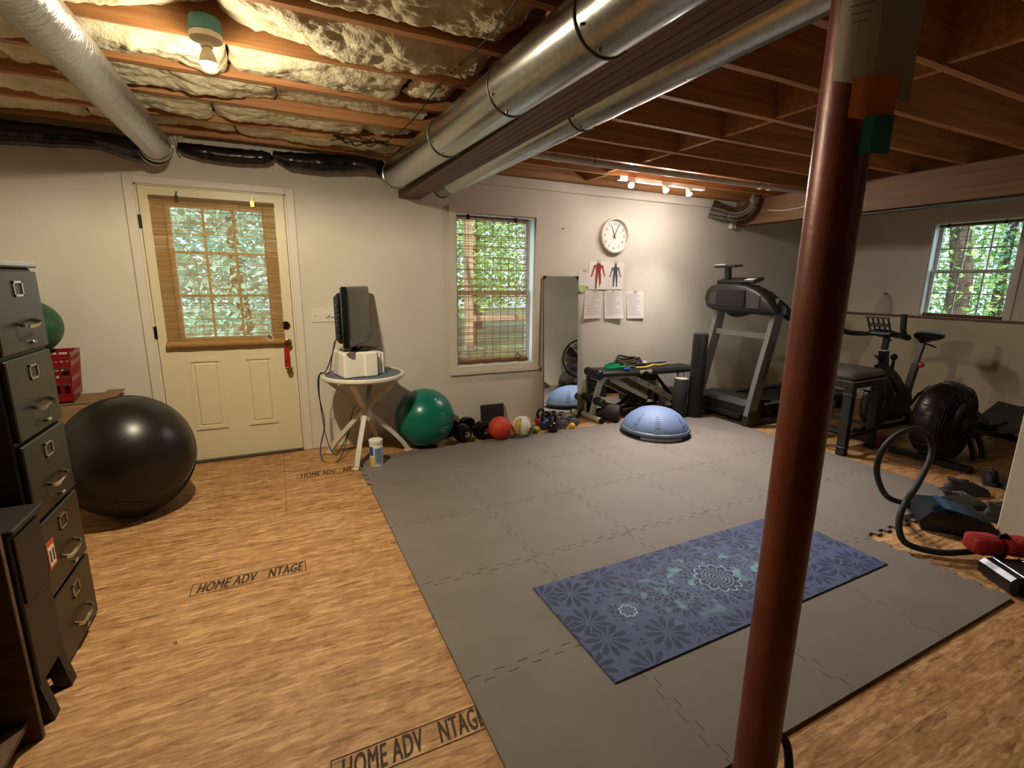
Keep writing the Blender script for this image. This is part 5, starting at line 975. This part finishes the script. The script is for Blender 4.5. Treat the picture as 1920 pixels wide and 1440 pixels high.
def shoe(label, loc, rz, c, lc):
    t = thing('shoe', label, 'shoe', loc, rz, 'shoes by the partition'); 
    obj('sole', M().prism([(-.14, -.035), (-.10, -.045), (.05, -.048), (.13, -.035), (.145, 0), (.13, .035), (.05, .046), (-.10, .04), (-.14, .03)], .028), mat('shoe sole', '#2a2724', .7), t)
    obj('upper', M().sph((0, 0, .028), (.142, .046, .08), 24, 14, None, lambda p: V(p.x, p.y, max(0, p.z) * (1.0 if p.x < -.02 else max(.5, 1 - (p.x + .02) * 4)))), c, t, smooth=60)
    obj('collar', M().tube([(-.07 + .05 * math.cos(q * .5236), .027 * math.sin(q * .5236), .098 - .012 * math.cos(q * .5236)) for q in range(12)], .008, 8, closed=True).box((-.07, 0, .085), (.085, .045, .02), .008), mat('shoe lining', '#3b3833', .8), t)
    for k in range(4): obj('lace', M().tube([(.005 + .02 * k, -.022, .093 - .013 * k), (.008 + .02 * k, 0, .101 - .013 * k), (.005 + .02 * k, .022, .093 - .013 * k)], .004, 6), lc, t)
LC = mat('lace grey', '#6b665e', .9); SG = mat('grey green mesh', '#4f4f49', .7, nz=.3, ns=60); SB_ = mat('black mesh', '#1f1b19', .7)
shoe('grey mesh sports shoe nearest the vacuum', (4.76, -2.89, 0), -40, SG, LC); shoe('black sports shoe behind the grey one', (5.04, -2.80, 0), -35, SB_, LC); shoe('dark shoe deeper along the partition', (4.80, -3.07, 0), -10, SB_, LC); shoe('small dark shoe on its own near the rowing machine', (5.50, -2.76, 0), 20, SB_, LC)
rg = thing('red_bag', 'crumpled red cloth bag lying beside the black case', 'bag', (4.03, -3.30, 0)); rmt = mat('red cloth', '#9c1c1a', .85, bump=.3, bs=40)
def lump(c, r, sd_): return M().sph(c, r, 26, 16, None, lambda p: p * (1 + .16 * noise.noise(p * 14 + V(sd_, 0, 0)) + .07 * noise.noise(p * 34 + V(0, sd_, 0))))
def cloth_block(c, d, sd_):
    def f(p):
        q = V(*[math.copysign(abs(x / e) ** .55 * e, x) for x, e in zip(p, d)]); return q * (1 + .10 * noise.noise(q * 18 + V(sd_, 0, 0)) + .06 * noise.noise(q * 45 + V(0, sd_, 0)))
    m = M().sph((0, 0, 0), d, 36, 20, rotm(0, 0, -38), f)
    for p in m.v: p += V(c)
    return m
obj('cloth_end', cloth_block((4.005, -3.275, .118), (.072, .058, .048), 1), rmt, rg, world=True, smooth=60); obj('cloth_fold', cloth_block((4.135, -3.375, .122), (.085, .055, .045), 5), rmt, rg, world=True, smooth=60); obj('bag_strap', M().tube([(4.065 + .062 * math.cos(q * .5236) * .3, -3.325 + .062 * math.cos(q * .5236) * -.2, .115 + .062 * math.sin(q * .5236)) for q in range(12)], 0, 4, closed=True, sq=(.003, .018)), BLACK, rg, world=True)
vc = thing('power_case', 'black plastic tool case with two bright edge strips', 'case', (3.955, -3.455, 0), -32)
obj('case_body', M().box((0, 0, .045), (.26, .22, .088), .02), mat('case black', '#0e0f11', .35), vc)
for x in (-.07, .05): obj('edge_strip', M().box((x, 0, .091), (.009, .20, .006), .002), mat('edge blue chrome', '#6e8fa8', .2, .8), vc)
obj('case_foot', M().box((.02, -.135, .03), (.22, .05, .058), .012), BLACK, vc); obj('case_latch', M().box((.0, -.1, .092), (.05, .03, .008), .002), BLACK, vc)
# ---------------------------------------------------------------- left side: filing cabinet and neighbours
CAB = mat('olive grey enamel', '#27271f', .35, .3, nz=.1, ns=8); CABS = mat('cabinet shell enamel', '#26221b', .4, .3)
fc = thing('filing_cabinet', 'tall five drawer olive filing cabinet at left', 'filing cabinet', (-.32, -2.034, 0)); Y0, Y1 = -2.222, -1.848
obj('shell', M().bb(-.66, -.006, Y0, Y1, .0, 1.44, .006), CABS, fc, world=True); obj('top_lip', M().bb(-.66, .016, Y0, Y1, 1.44, 1.462, .006), mat('enamel with cool top light', '#6f7276', .35, .4), fc, world=True)  # cool light on the top is put into the lip's paler colour
for k in range(5):
    za = .012 + .286 * k; zb = za + .272; dw = obj('drawer', M().bb(-.006, .012, Y0 + .010, Y1 - .012, za, zb, .004), CAB, fc, world=True); ym_ = (Y0 + Y1) / 2 + .005
    frm = M()
    for (a, b, c, d) in ((-.034, .034, .045, .052), (-.034, .034, .0, .007), (-.034, -.027, 0, .052), (.027, .034, 0, .052)): frm.bb(.012, .016, ym_ + a, ym_ + b, zb - .085 + c, zb - .085 + d)
    obj('label_holder', frm, CHROME, dw, world=True, smooth=0)
    obj('drawer_pull', M().tube(spline([(.012, ym_ - .062, za + .098), (.036, ym_ - .055, za + .090), (.038, ym_, za + .088), (.036, ym_ + .055, za + .096), (.012, ym_ + .062, za + .104)], 5), 0, 4, sq=(.006, .004)), CHROME, dw, world=True)
    obj('thumb_latch', M().box((.017, ym_ + .03, za + .028), (.014, .028, .012), .003), CHROME, dw, world=True)
obj('lid_tag', M().box((.0165, -2.13, 1.452), (.003, .035, .012), 0), CHROME, fc, world=True)
wst = obj('warning_sticker', M().box((.0135, -2.165, .445), (.001, .062, .10), 0), mat('sticker orange', '#b5482a', .6), fc, world=True, smooth=0, label='orange bordered sticker'); obj('sticker_print', M().box((.0145, -2.165, .44), (.001, .046, .07), 0), mat('sticker white', '#d8cfb4', .6), wst, world=True, smooth=0)
for k in (-.011, .011): obj('sticker_mark', M().box((.0155, -2.165 + k, .44), (.001, .009, .045), 0), INKB, wst, world=True, smooth=0)
DKW = mat('near black wood', '#17120e', .5, nz=.2, ns=10); ns = thing('night_stand', 'near black small stand on legs beside the filing cabinet', 'stand', (-.2, -2.37, 0))
obj('case', M().bb(-.45, .035, -2.455, -2.262, .13, .655, .005), DKW, ns, world=True); obj('stand_top', M().bb(-.46, .05, -2.465, -2.252, .655, .675, .004), DKW, ns, world=True); obj('drawer_line', M().bb(.035, .042, -2.445, -2.272, .42, .64, .003), DKW, ns, world=True)
for (x, y) in ((.01, -2.285), (.01, -2.435), (-.43, -2.285), (-.43, -2.435)): obj('leg', M().tube([(x, y, .13), (x + .02 * (1 if x > 0 else -1), y, 0)], 0, 4, sq=(.022, .022)), DKW, ns, world=True)
SHW = wood('old shelf board', '#5e452c', '#3d2a18', .7, (3, 3, 30)); sh = thing('shelf_unit', 'dim wooden shelf unit at the lower left edge', 'shelf', (-.2, -2.75, 0))
obj('side_board', M().bb(-.42, .045, -2.53, -2.51, 0, 1.0, .002), SHW, sh, world=True); obj('side_board', M().bb(-.42, .045, -3.32, -3.30, 0, 1.0, .002), SHW, sh, world=True)
for z in (.06, .52, .97): obj('shelf_board', M().bb(-.42, .02, -3.30, -2.53, z, z + .02, .002), SHW, sh, world=True)
obj('back_board', M().bb(-.43, -.42, -3.32, -2.51, 0, 1.0), DKW, sh, world=True)
obj('storage_bin', M().prism([(-.40, -3.27), (-.03, -3.27), (-.03, -2.57), (-.40, -2.57)], .33, lambda a, b, w: (a, b, .54 + w)), mat('black bin', '#0b0a0a', .6), None, 'black bin filling the upper shelf at lower left', 'bin')
obj('exercise_ball', M().sph((-.598, -.27, 1.103), .168, 40, 24), mat('dark green vinyl', '#1d4a30', .4), None, 'dark green ball resting in the red crate', 'exercise ball')
cr = thing('plastic_crate', 'dark red plastic crate on a cardboard box', 'crate', (-.55, -.265, .642), 8); RC = mat('red crate plastic', '#7e1016', .35)
def crp(a, b, z): k = z / .30; return ((a * (.13 + .022 * k)), (b * (.15 + .022 * k)), z)
for (s_, ax) in ((1, 0), (-1, 0), (1, 1), (-1, 1)):
    m = M()
    for (za, zb) in ((0.0, .05), (.12, .15), (.22, .25), (.275, .30)):
        P_ = []
        for z in (za, zb):
            for e in (-1, 1):
                for i_ in (1.0, .93): P_.append(crp(s_ * i_, e, z) if ax == 0 else crp(e, s_ * i_, z))
        m.add(P_, [(0, 1, 3, 2), (4, 6, 7, 5), (0, 2, 6, 4), (1, 5, 7, 3), (0, 4, 5, 1), (2, 3, 7, 6)])
    sd2 = obj('crate_side', m, RC, cr, smooth=0, kind='stuff')
    for e in (-.95, -.55, -.15, .25, .62, .95):
        q0 = crp(s_ * .965, e, 0.0) if ax == 0 else crp(e, s_ * .965, 0); q1 = crp(s_ * .965, e, .29) if ax == 0 else crp(e, s_ * .965, .29); obj('crate_bar', M().bar(q0, q1, .022, .010), RC, sd2)
obj('crate_floor', M().box((0, 0, .004), (.25, .29, .008), 0), RC, cr)
cb = thing('cardboard_box', 'open cardboard box behind the black exercise ball', 'box', (-.55, -.27, 0)); CBM = mat('cardboard', '#8a6a48', .85, nz=.15, ns=12)
obj('box_body', M().bb(-.85, -.30, -.50, -.04, 0, .615), CBM, cb, world=True, smooth=0); obj('box_flap', M().bar((-.85, -.25, .622), (-.30, -.25, .624), .30, .008), CBM, cb, world=True); obj('box_flap', M().bar((-.27, -.50, .615), (-.27, -.04, .63), .10, .006), CBM, cb, world=True)
# ---------------------------------------------------------------- alcove seen in the mirror
fn = thing('floor_fan', 'black floor fan with red hub seen in the mirror', 'fan', (5.53, -2.97, 0), 8); GRILL = mat('fan black', '#141111', .4)
obj('fan_base', M().lathe([(0, 0), (.17, 0), (.16, .03), (.03, .05), (0, .05)], 28), GRILL, fn); obj('fan_pole', M().cyl((0, 0, .04), (0, 0, .40), .02, n=12), GRILL, fn)
hb = obj('fan_hub', M().lathe([(0, -.06), (.06, -.06), (.06, .05), (.03, .07), (0, .07)], 20, (0, .0, .45), rotm(-90)), mat('fan red', '#8e1f16', .4), fn)
for k in range(5):
    a = k * 1.2566; obj('fan_blade', M().sheet(lambda u, v: (math.cos(a + .9 * (v - .5) * (1 - .4 * u)) * (.06 + .24 * u), .03 * (v - .5) * 2, .45 + math.sin(a + .9 * (v - .5) * (1 - .4 * u)) * (.06 + .24 * u)), 5, 5, (0, .004, 0)), mat('fan blade', '#3a3634', .4), fn)
for k in range(6):
    r0 = .33 - .045 * k; obj('guard_ring', M().tube([(r0 * math.cos(q * .2094), .07 * (1 if k else .0), .45 + r0 * math.sin(q * .2094)) for q in range(30)], .005 if k else .016, 6, closed=True), GRILL, fn)
for k in range(16):
    a = k * .3927; obj('guard_spoke', M().tube([(.05 * math.cos(a), .075, .45 + .05 * math.sin(a)), (.33 * math.cos(a), .0, .45 + .33 * math.sin(a))], .004, 5), GRILL, fn)
obj('duffel_bag', M().sph((5.30, -3.07, .11), (.15, .10, .11), 36, 20, None, lambda p: p * (1 + .12 * noise.noise(p * 7))), mat('grey nylon', '#5c5955', .8, bump=.3, bs=30), None, 'crumpled grey bag on floor seen in the mirror', 'bag')
mirror('leaning_mirror', 'second mirror with black clips seen reflected in the first', (6.15, -3.10, .004), (-1, .0, 0), .42, 1.35, .07)
